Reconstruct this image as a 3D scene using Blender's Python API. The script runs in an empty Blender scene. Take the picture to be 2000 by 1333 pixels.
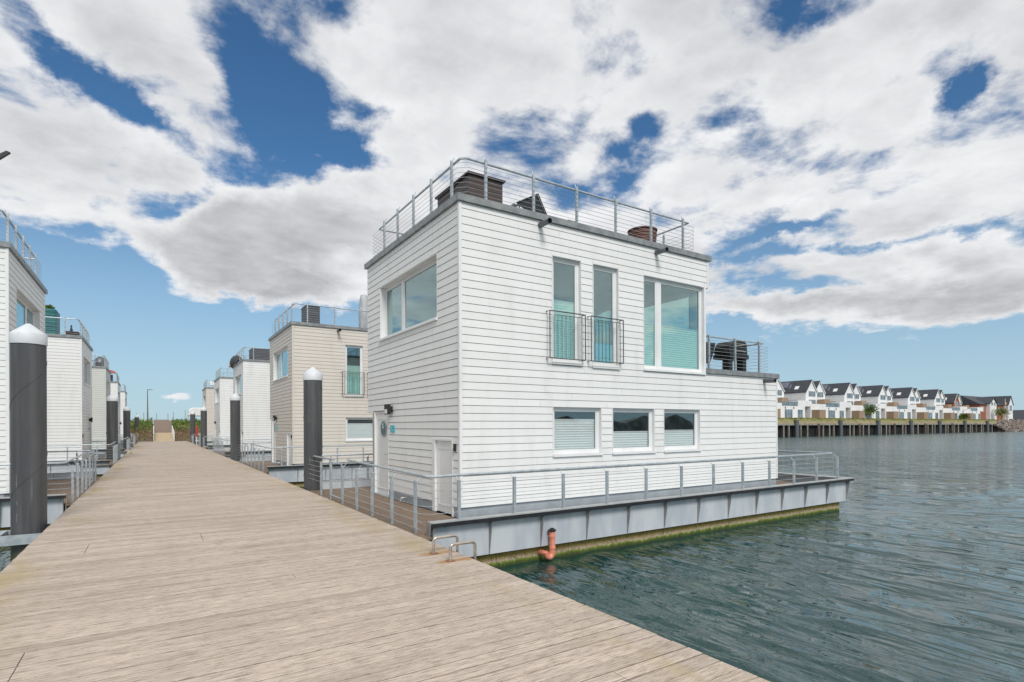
import bpy, bmesh, math, random
import numpy as np
from mathutils import Matrix, Vector
random.seed(7)
R = math.radians
D = bpy.data
SC = bpy.context.scene
COL = SC.collection

# ------------------------------------------------------------------ camera
YAW = math.atan(700/1082)
cd = D.cameras.new('camera'); cd.sensor_width = 36; cd.lens = 1082/2000*36
cd.shift_y = 165.8/2000; cd.clip_start = .1; cd.clip_end = 6000
cam = D.objects.new('camera', cd); COL.objects.link(cam)
cam.matrix_world = Matrix.Translation((0, 0, 1.65)) @ Matrix.Rotation(-YAW, 4, 'Z') @ Matrix.Rotation(R(90), 4, 'X') @ Matrix.Rotation(R(-.218), 4, 'Z')
SC.camera = cam
SC.view_settings.view_transform = 'Standard'; SC.view_settings.look = 'None'
SC.view_settings.exposure = 0.0; SC.view_settings.gamma = 1; SC.view_settings.use_curve_mapping = False

# ------------------------------------------------------------------ sky
SUN_EL, SUN_AZ = 45, 193          # azimuth from +Y towards +X
W = D.worlds.new('World'); SC.world = W; W.use_nodes = True
nt = W.node_tree; nt.nodes.clear(); L = nt.links
def node(t, tree=None, **k):
    n = (tree or nt).nodes.new(t)
    for a, b in k.items(): setattr(n, a, b)
    return n
def M(op, *a, tree=None, clamp=False):
    n = (tree or nt).nodes.new('ShaderNodeMath'); n.operation = op; n.use_clamp = clamp
    for i, v in enumerate(a):
        if isinstance(v, (int, float)): n.inputs[i].default_value = v
        else: (tree or nt).links.new(v, n.inputs[i])
    return n.outputs[0]
def mixc(f, a, b, tree=None, mode='MIX'):
    T = tree or nt
    n = T.nodes.new('ShaderNodeMix'); n.data_type = 'RGBA'; n.blend_type = mode
    for i, v in ((0, f), (6, a), (7, b)):
        if isinstance(v, (int, float)): n.inputs[i].default_value = v
        elif isinstance(v, tuple): n.inputs[i].default_value = (*v, 1)
        else: T.links.new(v, n.inputs[i])
    return n.outputs[2]
def sstep(v, a, b, lo=0., hi=1., tree=None):
    n = (tree or nt).nodes.new('ShaderNodeMapRange'); n.interpolation_type = 'SMOOTHSTEP'
    for i, x in enumerate((v, a, b, lo, hi)):
        if isinstance(x, (int, float)): n.inputs[i].default_value = x
        else: (tree or nt).links.new(x, n.inputs[i])
    return n.outputs[0]
tc = node('ShaderNodeTexCoord'); sep = node('ShaderNodeSeparateXYZ'); L.new(tc.outputs['Generated'], sep.inputs[0])
dx, dy, dz = sep.outputs
dzc = M('MAXIMUM', dz, 0.0)
den = M('ADD', dzc, .16)
comb = node('ShaderNodeCombineXYZ'); L.new(M('DIVIDE', dx, den), comb.inputs[0]); L.new(M('DIVIDE', dy, den), comb.inputs[1])
def noise(vec, scale, detail, rough, dist=0., z=0., tree=None):
    T = tree or nt
    n = T.nodes.new('ShaderNodeTexNoise'); T.links.new(vec, n.inputs['Vector'])
    n.inputs['Scale'].default_value = scale; n.inputs['Detail'].default_value = detail
    n.inputs['Roughness'].default_value = rough; n.inputs['Distortion'].default_value = dist
    return n
n1 = noise(comb.outputs[0], 2.9, 12, .60, .15)
n2 = noise(comb.outputs[0], 1.1, 5, .55, .2)
n3 = noise(tc.outputs['Generated'], 9, 6, .65)
nw = node('ShaderNodeSeparateColor'); L.new(n3.outputs['Color'], nw.inputs[0])
az = M('MULTIPLY_ADD', M('SUBTRACT', nw.outputs[0], .5), .10, M('ARCTAN2', dx, dy))
el = M('MULTIPLY_ADD', M('SUBTRACT', nw.outputs[1], .5), .07, M('ARCSINE', dz))
BL = [(-0.11, 0.476, 0.092, 0.02, -0.62, -1), (-0.001, 0.432, 0.061, 0.018, -0.58, -0.8), (0.139, 0.521, 0.115, 0.043, -1.14, -1), (0.21, 0.467, 0.075, 0.052, -1.38, -1.1), (0.125, 0.383, 0.06, 0.026, -0.3, -1), (0.306, 0.44, 0.053, 0.021, -0.23, -1), (0.341, 0.5, 0.035, 0.017, 0.11, -0.7), (-0.02, 0.255, 0.10, 0.045, 0.55, -1.7), (0.055, 0.335, 0.05, 0.018, 0.5, -1.1), (1.15, 0.265, 0.20, 0.008, -0.05, -.8), (1.02, 0.305, 0.10, 0.007, 0.2, -.8), (0.93, 0.17, 0.06, 0.014, 0, -1.2), (-0.001, 0.332, 0.029, 0.029, -0.42, -0.6), (0.25, 0.622, 0.045, 0.016, -0.13, -0.5), (0.03, 0.28, .06, .03, .3, .5), (.08, .25, .10, .035, 0, .75), (0.951, 0.487, 0.049, 0.025, 0.24, -1), (0.812, 0.492, 0.028, 0.019, 0.57, -0.9), (0.804, 0.409, 0.045, 0.036, 0.42, -1), (0.76, 0.464, 0.028, 0.016, -0.4, -0.6), (0.688, 0.381, 0.051, 0.027, -0.21, -0.9), (1.078, 0.581, 0.046, 0.018, -0.14, -0.9), (1.258, 0.441, 0.034, 0.014, 0.61, -1), (1.036, 0.342, 0.06, 0.011, 0.09, -0.7), (0.943, 0.313, 0.052, 0.013, 0.05, -0.8), (1.029, 0.221, 0.079, 0.014, -0.12, -0.9), (1.228, 0.22, 0.063, 0.01, -0.24, -0.7), (0.928, 0.214, 0.047, 0.025, -0.08, -0.6), (1.173, 0.378, 0.038, 0.009, 0.37, -0.4), (0.125, 0.31, 0.154, 0.058, -0.02, 0.9), (0.219, 0.229, 0.088, 0.028, 0.02, 0.9), (0.235, 0.361, 0.078, 0.046, 0.11, 0.4), (-0.104, 0.183, 0.013, 0.007, 0.14, 0.7), (-0.06, 0.179, 0.013, 0.006, 0.13, 0.6), (0.023, 0.047, 0.027, 0.007, 0.02, 0.8), (0.096, 0.158, 0.022, 0.006, 0.08, 0.5), (0.026, 0.162, 0.027, 0.005, -0.01, 0.4), (-0.162, 0.197, 0.04, 0.007, -0.06, 0.4), (1.115, 0.18, 0.165, 0.023, -0.08, 0.8), (1.284, 0.186, 0.077, 0.034, -0.17, 0.5)]
f = M('MULTIPLY', M('SUBTRACT', n1.outputs[0], .5), 3.5)
left = sstep(M('ABSOLUTE', M('SUBTRACT', az, .10)), .28, .50, .10, 0.)
f = M('ADD', f, sstep(M('SUBTRACT', el, left), .03, .25, -1.15, .52))
for a0, e0, rx, ry, th, amp in BL:
    u = M('MULTIPLY', M('SUBTRACT', az, a0), math.cos(e0)); v = M('SUBTRACT', el, e0)
    c_, s_ = math.cos(th), math.sin(th)
    p = M('MULTIPLY_ADD', u, c_/rx, M('MULTIPLY', v, s_/rx)); q = M('MULTIPLY_ADD', u, -s_/ry, M('MULTIPLY', v, c_/ry))
    r2 = M('MULTIPLY_ADD', p, p, M('MULTIPLY', q, q))
    f = M('MULTIPLY_ADD', M('EXPONENT', M('MULTIPLY', r2, -.7)), amp*((.86 if a0 < .4 else .78) if amp < 0 else 1.7), f)
alpha = sstep(f, -.20, .42)
alpha = M('MULTIPLY', alpha, sstep(dz, .0, .06, .25, 1.))
thick = sstep(M('ADD', f, M('MULTIPLY', M('SUBTRACT', n2.outputs[0], .5), 3.2)), .1, 1.5)
n4 = noise(comb.outputs[0], 6.5, 8, .62, .3)
bill = M('ADD', sstep(n1.outputs[0], .35, .68, -.05, .06), sstep(n4.outputs[0], .30, .70, -.05, .06))
cl_bright = mixc(thick, (.83, .84, .86), (.53, .54, .56))
cl_b = node('ShaderNodeVectorMath', operation='ADD'); L.new(cl_bright, cl_b.inputs[0])
cb = node('ShaderNodeCombineXYZ'); [L.new(bill, cb.inputs[i]) for i in range(3)]; L.new(cb.outputs[0], cl_b.inputs[1])
sky = node('ShaderNodeTexSky', sky_type='NISHITA'); sky.sun_disc = False
sky.sun_elevation = R(SUN_EL); sky.sun_rotation = R(SUN_AZ); sky.air_density = 1.0; sky.dust_density = .15; sky.ozone_density = 2.5
skys = node('ShaderNodeVectorMath', operation='SCALE'); L.new(sky.outputs[0], skys.inputs[0]); skys.inputs['Scale'].default_value = 1.0
cls = node('ShaderNodeVectorMath', operation='SCALE'); L.new(cl_b.outputs[0], cls.inputs[0]); cls.inputs['Scale'].default_value = 1/.09
hs0 = mixc(1.0, skys.outputs[0], (.90, 1.06, 1.14), mode='MULTIPLY'); hs = node('ShaderNodeHueSaturation'); L.new(hs0, hs.inputs['Color']); hs.inputs['Saturation'].default_value = 1.12
hz_ = mixc(sstep(dz, -.02, .42, .85, 0.), hs.outputs[0], (.43/.09, .60/.09, .72/.09))
bg = node('ShaderNodeBackground'); L.new(mixc(alpha, hz_, cls.outputs[0]), bg.inputs[0]); bg.inputs[1].default_value = .09
wo = node('ShaderNodeOutputWorld'); L.new(bg.outputs[0], wo.inputs[0])
W.cycles.sampling_method = 'MANUAL'; W.cycles.sample_map_resolution = 1024

sun = D.lights.new('sun', 'SUN'); sun.energy = 2.5; sun.angle = R(20); sun.color = (1, .975, .94)
so = D.objects.new('sun', sun); COL.objects.link(so)
sd = Vector((math.sin(R(SUN_AZ))*math.cos(R(SUN_EL)), math.cos(R(SUN_AZ))*math.cos(R(SUN_EL)), math.sin(R(SUN_EL))))
so.rotation_euler = sd.to_track_quat('Z', 'Y').to_euler(); so.location = (0, -20, 40)

# ------------------------------------------------------------------ materials
def mat(name, c1, c2=None, scale=3., rough=.6, metal=0., bump=0., bscale=None, stretch=(1, 1, 1), detail=5, spec=.5, contrast=(.35, .65)):
    m = D.materials.new(name); m.use_nodes = True; T = m.node_tree; b = T.nodes['Principled BSDF']
    b.inputs['Roughness'].default_value = rough; b.inputs['Metallic'].default_value = metal; b.inputs['Specular IOR Level'].default_value = spec
    c2 = c2 or tuple(x*.8 for x in c1)
    g = T.nodes.new('ShaderNodeNewGeometry'); vm = T.nodes.new('ShaderNodeVectorMath'); vm.operation = 'MULTIPLY'
    T.links.new(g.outputs['Position'], vm.inputs[0]); vm.inputs[1].default_value = stretch
    n = noise(vm.outputs[0], scale, detail, .6, tree=T)
    T.links.new(mixc(sstep(n.outputs[0], *contrast, tree=T), c1, c2, T), b.inputs['Base Color'])
    if bump:
        n_ = noise(vm.outputs[0], bscale or scale*4, 4, .6, tree=T)
        bp = T.nodes.new('ShaderNodeBump'); bp.inputs['Strength'].default_value = bump; bp.inputs['Distance'].default_value = .01
        T.links.new(n_.outputs[0], bp.inputs['Height']); T.links.new(bp.outputs[0], b.inputs['Normal'])
    m['vec'] = 0
    return m
def bsdf(m): return m.node_tree.nodes['Principled BSDF']
def pos(T):
    g = T.nodes.new('ShaderNodeNewGeometry'); s = T.nodes.new('ShaderNodeSeparateXYZ'); T.links.new(g.outputs['Position'], s.inputs[0]); return g.outputs['Position'], s.outputs
def scaled(T, v, s):
    vm = T.nodes.new('ShaderNodeVectorMath'); vm.operation = 'MULTIPLY'; T.links.new(v, vm.inputs[0]); vm.inputs[1].default_value = s; return vm.outputs[0]
def siding_mat(name, c, dirt):
    m = mat(name, c); T = m.node_tree; b = bsdf(m); P, (x, y, z) = pos(T)
    oi = T.nodes.new('ShaderNodeObjectInfo')
    n = noise(scaled(T, P, (2, 2, .35)), 1.6, 6, .65, tree=T); n2 = noise(scaled(T, P, (1, 1, 6)), 9, 4, .6, tree=T)
    k = M('MULTIPLY_ADD', oi.outputs['Random'], .26, M('MULTIPLY', sstep(n.outputs[0], .45, .8, tree=T), .5, tree=T), tree=T)
    k = M('MULTIPLY_ADD', sstep(n2.outputs[0], .4, .75, tree=T), .22, k, tree=T)
    T.links.new(mixc(k, c, dirt, T), b.inputs['Base Color']); b.inputs['Roughness'].default_value = .55
    nb = noise(scaled(T, P, (1, 1, 5)), 30, 4, .6, tree=T); bp = T.nodes.new('ShaderNodeBump'); bp.inputs['Strength'].default_value = .35; bp.inputs['Distance'].default_value = .003
    T.links.new(nb.outputs[0], bp.inputs['Height']); T.links.new(bp.outputs[0], b.inputs['Normal'])
    return m
SW = siding_mat('white_siding', (.82, .82, .80), (.66, .66, .635))
SB = siding_mat('beige_siding', (.68, .63, .56), (.56, .51, .45))
SG = siding_mat('grey_siding', (.60, .61, .57), (.48, .49, .45))
WF_ = mat('white_frame', (.80, .80, .79), (.74, .74, .73), 2, .35)
BACK = mat('siding_backing', (.13, .13, .13), (.10, .10, .10), 2, .8)
CAP = mat('grey_metal_cap', (.20, .215, .22), (.30, .31, .31), 5, .5, .2, .15, stretch=(1, 1, 1))
GALV = mat('galvanised_steel', (.50, .54, .56), (.36, .41, .44), 9, .45, .35, .1, detail=8)
DKM = mat('dark_metal', (.10, .11, .12), (.16, .17, .18), 6, .45, .3)
PANEL = mat('galvanised_panel', (.46, .50, .54), (.60, .63, .65), 2.2, .5, .15, .1, stretch=(1, 1, .3), detail=8)
FLT = mat('flange_top', (.42, .43, .43), (.34, .35, .35), 5, .6)
RIBM = mat('galvanised_rib', (.34, .335, .32), (.25, .245, .235), 4, .55, .15)
PLINTH = mat('grey_plinth', (.34, .37, .40), (.28, .31, .33), 3, .6)
BLACK = mat('black_paint', (.012, .012, .014), (.02, .02, .022), 8, .5)
BROWN = mat('brown_slats', (.085, .058, .052), (.055, .038, .036), 3, .5, stretch=(1, 1, 12))
RATTAN = mat('brown_rattan', (.20, .085, .055), (.11, .045, .03), 14, .6, 0, .5, stretch=(1, 1, 3))
DKSL = mat('dark_slats', (.09, .09, .10), (.06, .06, .07), 3, .55, stretch=(1, 1, 12))
TEAL = mat('teal_cover', (.015, .12, .13), (.03, .19, .19), 3, .5, 0, .3, stretch=(1, 1, 5))
TEALS = mat('teal_sign', (.02, .42, .50), (.04, .52, .60), 20, .3)
ORANGE = mat('orange_pvc', (.80, .32, .22), (.66, .22, .13), 12, .4)
STAIN = mat('stainless_steel', (.62, .56, .50), (.48, .40, .33), 10, .35, .75)
WOOD2 = mat('timber_screen', (.38, .27, .18), (.27, .18, .12), 4, .7, stretch=(1, 1, 8))
ROOFT = mat('slate_roof', (.055, .06, .07), (.035, .04, .05), 2, .7)
REND = mat('white_render', (.80, .80, .79), (.72, .72, .71), .6, .8)
BRICK = mat('red_brick', (.36, .12, .06), (.28, .09, .05), 3, .8)
PWD = mat('brown_wood', (.23, .165, .115), (.16, .115, .08), 5, .8, 0, .3, stretch=(6, .5, 1))
INT = mat('room_surface', (.11, .12, .12), (.08, .09, .09), 1, .9)
BLIND = mat('pleated_blind', (.82, .84, .82), (.76, .79, .77), 1, .8)
CURT = mat('curtain_cloth', (.60, .66, .68), (.45, .52, .55), 6, .8, stretch=(1, 1, .1))
def pier_mat(name, xa, xb):
    m = mat(name, (.4, .35, .3)); T = m.node_tree; b = bsdf(m); P, (x, y, z) = pos(T)
    row = M('FLOOR', M('DIVIDE', M('SUBTRACT', y, .0, tree=T), .145, tree=T), tree=T)
    wn = T.nodes.new('ShaderNodeTexWhiteNoise'); wn.noise_dimensions = '1D'; T.links.new(row, wn.inputs['W'])
    g1 = noise(scaled(T, P, (.7, 17, 1)), 2.2, 8, .72, tree=T); g2 = noise(scaled(T, P, (1.5, 90, 1)), 2, 4, .7, tree=T); big = noise(P, .55, 4, .6, tree=T)
    k = M('MULTIPLY_ADD', wn.outputs[0], .30, M('MULTIPLY', sstep(g1.outputs[0], .3, .72, tree=T), .55, tree=T), tree=T)
    c = mixc(k, (.84, .715, .60), (.44, .365, .305), T)
    c = mixc(sstep(g2.outputs[0], .46, .70, 0, .75, tree=T), c, (.20, .16, .13), T)
    c = mixc(sstep(big.outputs[0], .45, .75, 0, .35, tree=T), c, (.36, .30, .25), T)
    sp = noise(scaled(T, P, (5, 9, 1)), 9, 3, .7, tree=T); sp_ = noise(P, 6, 4, .7, tree=T)
    c = mixc(sstep(sp.outputs[0], .64, .76, 0, .7, tree=T), c, (.12, .10, .085), T)
    g3 = noise(scaled(T, P, (5, 48, 1)), 1.4, 6, .75, tree=T)
    c = mixc(sstep(g3.outputs[0], .47, .62, 0, .72, tree=T), c, (.25, .20, .165), T)
    c = mixc(sstep(g3.outputs[0], .30, .42, .35, 0, tree=T), c, (.86, .76, .66), T)
    fy = M('ABSOLUTE', M('SUBTRACT', M('FRACT', M('DIVIDE', y, .145, tree=T), tree=T), .5, tree=T), tree=T)
    dn = noise(scaled(T, P, (1.2, 1, 1)), 1.6, 4, .6, tree=T)
    c = mixc(M('MULTIPLY', sstep(fy, .43, .5, tree=T), sstep(dn.outputs[0], .36, .62, .2, .85, tree=T), tree=T), c, (.12, .095, .08), T)
    # darker lines in the machined grooves
    gv = sstep(M('SINE', M('MULTIPLY', y, 2*math.pi/.0145, tree=T), tree=T), 0., -.95, 0, .62, tree=T)
    c = mixc(gv, c, (.16, .13, .105), T)
    wn2 = T.nodes.new('ShaderNodeTexWhiteNoise'); wn2.noise_dimensions = '1D'; T.links.new(M('MULTIPLY_ADD', row, 1.0, 77.3, tree=T), wn2.inputs['W'])
    seg = noise(scaled(T, P, (.5, 3, 1)), 1.3, 3, .6, tree=T)
    c = mixc(M('MULTIPLY', sstep(wn2.outputs[0], .55, .9, tree=T), sstep(seg.outputs[0], .42, .6, 0, .30, tree=T), tree=T), c, (.25, .20, .17), T)
    # rust around the feet of the ladder handles
    for (rx_, ry_) in ((3.02, 6.58), (3.02, 6.10), (3.3, 6.58), (3.3, 6.10)):
        q = M('ADD', M('POWER', M('MULTIPLY', M('SUBTRACT', x, rx_, tree=T), 4.6, tree=T), 2, tree=T), M('POWER', M('MULTIPLY', M('SUBTRACT', y, ry_, tree=T), 9, tree=T), 2, tree=T), tree=T)
        c = mixc(M('MULTIPLY', sstep(M('ADD', q, sp_.outputs[0], tree=T), .5, 1.6, .75, 0, tree=T), 1, tree=T), c, (.36, .18, .06), T)
    # algae along both edges
    e = M('MINIMUM', M('SUBTRACT', x, xa, tree=T), M('SUBTRACT', xb, x, tree=T), tree=T)
    an = noise(scaled(T, P, (1.2, .45, 1)), 1.0, 5, .6, tree=T)
    al = M('MULTIPLY', sstep(e, .05, .85, 1, 0, tree=T), sstep(an.outputs[0], .47, .66, tree=T), tree=T)
    c = mixc(M('MULTIPLY', al, .55, tree=T), c, (.34, .27, .10), T)
    T.links.new(c, b.inputs['Base Color']); b.inputs['Roughness'].default_value = .85; b.inputs['Specular IOR Level'].default_value = .2
    # machined grooves along the boards
    wv = M('SINE', M('MULTIPLY', y, 2*math.pi/.0145, tree=T), tree=T)
    h = M('MULTIPLY_ADD', wv, .35, g2.outputs[0], tree=T)
    bp = T.nodes.new('ShaderNodeBump'); bp.inputs['Strength'].default_value = .55; bp.inputs['Distance'].default_value = .003
    T.links.new(h, bp.inputs['Height']); T.links.new(bp.outputs[0], b.inputs['Normal'])
    return m
PIER = pier_mat('grooved_decking', -1.48, 3.33)
def glass_mat(name, tint, refl_lo, refl_hi):
    m = D.materials.new(name); m.use_nodes = True; T = m.node_tree; T.nodes.clear()
    tr = T.nodes.new('ShaderNodeBsdfTransparent'); tr.inputs[0].default_value = (*tint, 1)
    gl = T.nodes.new('ShaderNodeBsdfGlossy'); gl.inputs['Roughness'].default_value = .01; gl.inputs[0].default_value = (.80, .97, 1, 1)
    g = T.nodes.new('ShaderNodeNewGeometry'); dt = T.nodes.new('ShaderNodeVectorMath'); dt.operation = 'DOT_PRODUCT'
    T.links.new(g.outputs['Incoming'], dt.inputs[0]); T.links.new(g.outputs['Normal'], dt.inputs[1])
    k = M('POWER', M('SUBTRACT', 1.0, M('ABSOLUTE', dt.outputs['Value'], tree=T), tree=T), 4.0, tree=T)
    mx = T.nodes.new('ShaderNodeMixShader'); T.links.new(M('MULTIPLY_ADD', k, refl_hi-refl_lo, refl_lo, tree=T), mx.inputs[0])
    T.links.new(tr.outputs[0], mx.inputs[1]); T.links.new(gl.outputs[0], mx.inputs[2])
    o = T.nodes.new('ShaderNodeOutputMaterial'); T.links.new(mx.outputs[0], o.inputs[0]); return m
GLASS = glass_mat('window_glass', (.84, .94, .90), .20, .95)
GLASS2 = glass_mat('clear_window_glass', (.97, .98, .98), .12, .95)
def pile_mat():
    m = mat('pile_sleeve', (.05, .052, .055)); T = m.node_tree; b = bsdf(m); P, (x, y, z) = pos(T)
    n = noise(scaled(T, P, (4, 4, .25)), 2, 6, .6, tree=T)
    c = mixc(sstep(n.outputs[0], .35, .7, tree=T), (.060, .062, .066), (.10, .10, .103), T)
    st = noise(scaled(T, P, (14, 14, .6)), 1.2, 3, .5, tree=T)
    c = mixc(sstep(st.outputs[0], .60, .76, 0, .6, tree=T), c, (.20, .20, .20), T)
    sc = noise(scaled(T, P, (1, 1, 1)), 7, 6, .75, tree=T); c = mixc(sstep(sc.outputs[0], .60, .72, 0, .4, tree=T), c, (.13, .12, .11), T)
    c = mixc(sstep(z, -.55, -.15, .7, 0, tree=T), c, (.07, .075, .03), T)
    T.links.new(c, b.inputs['Base Color']); b.inputs['Roughness'].default_value = .5; return m
PILE = pile_mat()
def hull_mat():
    m = mat('algae_concrete', (.3, .25, .15)); T = m.node_tree; b = bsdf(m); P, (x, y, z) = pos(T)
    n = noise(scaled(T, P, (3, 3, .9)), 3, 7, .7, tree=T); sp = noise(scaled(T, P, (2, 2, 1)), 16, 4, .7, tree=T)
    h = M('MULTIPLY_ADD', M('SUBTRACT', n.outputs[0], .5, tree=T), .16, z, tree=T)
    rp = T.nodes.new('ShaderNodeValToRGB'); T.links.new(sstep(h, -.80, -.42, tree=T), rp.inputs[0])
    cr = rp.color_ramp; cr.elements[0].position = 0; cr.elements[0].color = (.02, .035, .01, 1); cr.elements[1].position = 1; cr.elements[1].color = (.12, .09, .03, 1)
    for p, c in ((.14, (.07, .11, .015, 1)), (.24, (.20, .26, .03, 1)), (.34, (.48, .37, .28, 1)), (.50, (.40, .31, .14, 1)), (.72, (.36, .27, .06, 1))):
        e = cr.elements.new(p); e.color = c
    c = mixc(sstep(sp.outputs[0], .45, .7, 0, .7, tree=T), rp.outputs[0], (.05, .045, .02), T)
    T.links.new(c, b.inputs['Base Color']); b.inputs['Roughness'].default_value = .8
    bp = T.nodes.new('ShaderNodeBump'); bp.inputs['Strength'].default_value = .8; bp.inputs['Distance'].default_value = .02
    T.links.new(sp.outputs[0], bp.inputs['Height']); T.links.new(bp.outputs[0], b.inputs['Normal']); return m
HULL = hull_mat()

# ------------------------------------------------------------------ builders
ORG = {}
MESHC = {}
class MB:
    def __init__(s): s.v = []; s.f = []; s.sm = False
    def box(s, x0, x1, y0, y1, z0, z1):
        x0, x1 = min(x0, x1), max(x0, x1); y0, y1 = min(y0, y1), max(y0, y1); b = len(s.v)
        s.v += [(x0, y0, z0), (x1, y0, z0), (x1, y1, z0), (x0, y1, z0), (x0, y0, z1), (x1, y0, z1), (x1, y1, z1), (x0, y1, z1)]
        s.f += [tuple(b+i for i in q) for q in ((0, 3, 2, 1), (4, 5, 6, 7), (0, 1, 5, 4), (1, 2, 6, 5), (2, 3, 7, 6), (3, 0, 4, 7))]; return s
    def prism(s, poly, d):       # poly: 3D points, d: extrusion vector
        b = len(s.v); n = len(poly); d = Vector(d)
        s.v += [tuple(p) for p in poly] + [tuple(Vector(p)+d) for p in poly]
        s.f += [tuple(b+i for i in range(n))[::-1], tuple(b+n+i for i in range(n))] + [(b+i, b+(i+1) % n, b+n+(i+1) % n, b+n+i) for i in range(n)]; return s
    def tube(s, pts, r, n=8, cap=True):
        pts = [Vector(p) for p in pts]; b = len(s.v); m = len(pts); up = None
        for i, p in enumerate(pts):
            t = (pts[min(i+1, m-1)]-pts[max(i-1, 0)]).normalized()
            if up is None: up = Vector((0, 0, 1)) if abs(t.z) < .9 else Vector((1, 0, 0))
            a = t.cross(up)
            if a.length < 1e-4: a = t.orthogonal()
            a.normalize(); c = a.cross(t); up = c
            rr = r[i] if isinstance(r, (list, tuple)) else r
            for k in range(n):
                w = 2*math.pi*k/n; s.v.append(tuple(p+(a*math.cos(w)+c*math.sin(w))*rr))
        for i in range(m-1):
            for k in range(n):
                s.f.append((b+i*n+k, b+i*n+(k+1) % n, b+(i+1)*n+(k+1) % n, b+(i+1)*n+k))
        if cap: s.f += [tuple(b+k for k in range(n))[::-1], tuple(b+(m-1)*n+k for k in range(n))]
        return s
    def lathe(s, cx, cy, prof, n=32):
        b = len(s.v)
        for r, z in prof:
            for k in range(n): w = 2*math.pi*k/n; s.v.append((cx+r*math.cos(w), cy+r*math.sin(w), z))
        m = len(prof)
        for i in range(m-1):
            for k in range(n): s.f.append((b+i*n+k, b+i*n+(k+1) % n, b+(i+1)*n+(k+1) % n, b+(i+1)*n+k))
        s.f += [tuple(b+k for k in range(n))[::-1], tuple(b+(m-1)*n+k for k in range(n))]; return s
    def build(s, name, m, parent=None, smooth=False, bevel=0, label=None, kind=None):
        if not s.v: return None
        a = np.array(s.v); c = (a.min(0)+a.max(0))/2; c[2] = a[:, 2].min()
        rel = np.round(a-c, 4)
        key = (rel.tobytes(), str(s.f) if len(s.f) < 60 else ('u', len(D.objects)), m.name, smooth, bevel)
        me = MESHC.get(key)
        if me is None:
            me = D.meshes.new(name); me.from_pydata([tuple(map(float, r)) for r in rel], [], s.f)
            bm = bmesh.new(); bm.from_mesh(me); bmesh.ops.recalc_face_normals(bm, faces=bm.faces)
            if bevel: bmesh.ops.bevel(bm, geom=bm.edges[:], offset=bevel, segments=1, affect='EDGES')
            bm.to_mesh(me); bm.free(); me.materials.append(m)
            if smooth:
                me.polygons.foreach_set('use_smooth', [True]*len(me.polygons)); me.set_sharp_from_angle(angle=R(40))
            MESHC[key] = me
        o = D.objects.new(name, me); COL.objects.link(o)
        po = ORG.get(parent.name, Vector()) if parent else Vector()
        o.location = Vector(c)-po
        if parent: o.parent = parent
        ORG[o.name] = Vector(c)
        if label: o['label'] = label
        if kind: o['kind'] = kind
        return o
def box(name, m, parent, *a, **k): return MB().box(*a).build(name, m, parent, **k)
def thing(name, label, cat, loc, group=None, kind=None):
    o = D.objects.new(name, None); COL.objects.link(o); o.location = loc; ORG[o.name] = Vector(loc); o.empty_display_size = .2
    if kind: o['kind'] = kind
    else:
        o['label'] = label; o['category'] = cat
        if group: o['group'] = group
    return o
def tag(o, label, cat, group=None):
    o['label'] = label; o['category'] = cat
    if group: o['group'] = group
    return o
def cut(a, b, ops):
    """interval a-b minus the intervals ops"""
    out = [(a, b)]
    for p, q in ops:
        nx = []
        for s, e in out:
            if q <= s or p >= e: nx.append((s, e)); continue
            if p > s: nx.append((s, p))
            if q < e: nx.append((q, e))
        out = nx
    return [(s, e) for s, e in out if e-s > .03]

# ------------------------------------------------------------------ water
WZ = -.76
def axis(c, pos_ext, neg_ext, d0, gp, gn):
    p = [0]; d = d0
    while p[-1] < pos_ext: p.append(p[-1]+d); d *= gp
    q = [0]; d = d0
    while q[-1] < neg_ext: q.append(q[-1]+d); d *= gn
    return c+np.array([-x for x in q[:0:-1]]+p)
xs = axis(5., 3500, 1500, .075, 1.0115, 1.05); ys = axis(4., 3500, 900, .075, 1.0115, 1.06)
X, Y = np.meshgrid(xs, ys); DX = np.gradient(xs)[None, :]; DY = np.gradient(ys)[:, None]; CELL = np.maximum(DX+0*Y, DY+0*X)
Z = np.zeros_like(X); rg = np.random.RandomState(3)
for i in range(46):
    lam = .32*(1.085**i) if i < 30 else 1.2*(1.12**(i-30)); th = rg.normal(.12, .36 if lam < 2 else .25); k = 2*np.pi/lam
    slope = .075 if lam < .7 else (.040 if lam < 1.6 else .004)
    wgt = np.clip((lam/CELL-2.5)/3, 0, 1)
    Z += wgt*slope/k*np.sin(k*(X*np.cos(th)+Y*np.sin(th))+rg.rand()*6.28 + .9*np.sin(.21*Y+.13*X+i))
DH = np.maximum(np.maximum(8-Y, Y-15.3), np.maximum(3.-X, X-16.2)); DP = np.maximum(X-3.33, -1.48-X)
Z *= .30+.70*np.clip(np.minimum(np.abs(DH)/3.2, 1), 0, 1)
Z *= .75+.35*np.sin(.11*X+1.3*np.sin(.07*Y))*np.sin(.09*Y+1)
Z += WZ
def grid_mesh(name, X, Y, Z, m, smooth=True):
    ny, nx = X.shape; me = D.meshes.new(name); nv = nx*ny
    me.vertices.add(nv); me.vertices.foreach_set('co', np.stack([X, Y, Z], -1).astype(np.float32).ravel())
    i = np.arange(nv).reshape(ny, nx); q = np.stack([i[:-1, :-1], i[:-1, 1:], i[1:, 1:], i[1:, :-1]], -1).reshape(-1, 4)
    me.loops.add(q.size); me.loops.foreach_set('vertex_index', q.ravel().astype(np.int32)); me.polygons.add(len(q))
    me.polygons.foreach_set('loop_start', (np.arange(len(q))*4).astype(np.int32)); me.polygons.foreach_set('loop_total', np.full(len(q), 4, np.int32))
    me.update(calc_edges=True); me.validate()
    if smooth: me.polygons.foreach_set('use_smooth', np.ones(len(q), bool))
    me.materials.append(m); o = D.objects.new(name, me); COL.objects.link(o); return o
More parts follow.
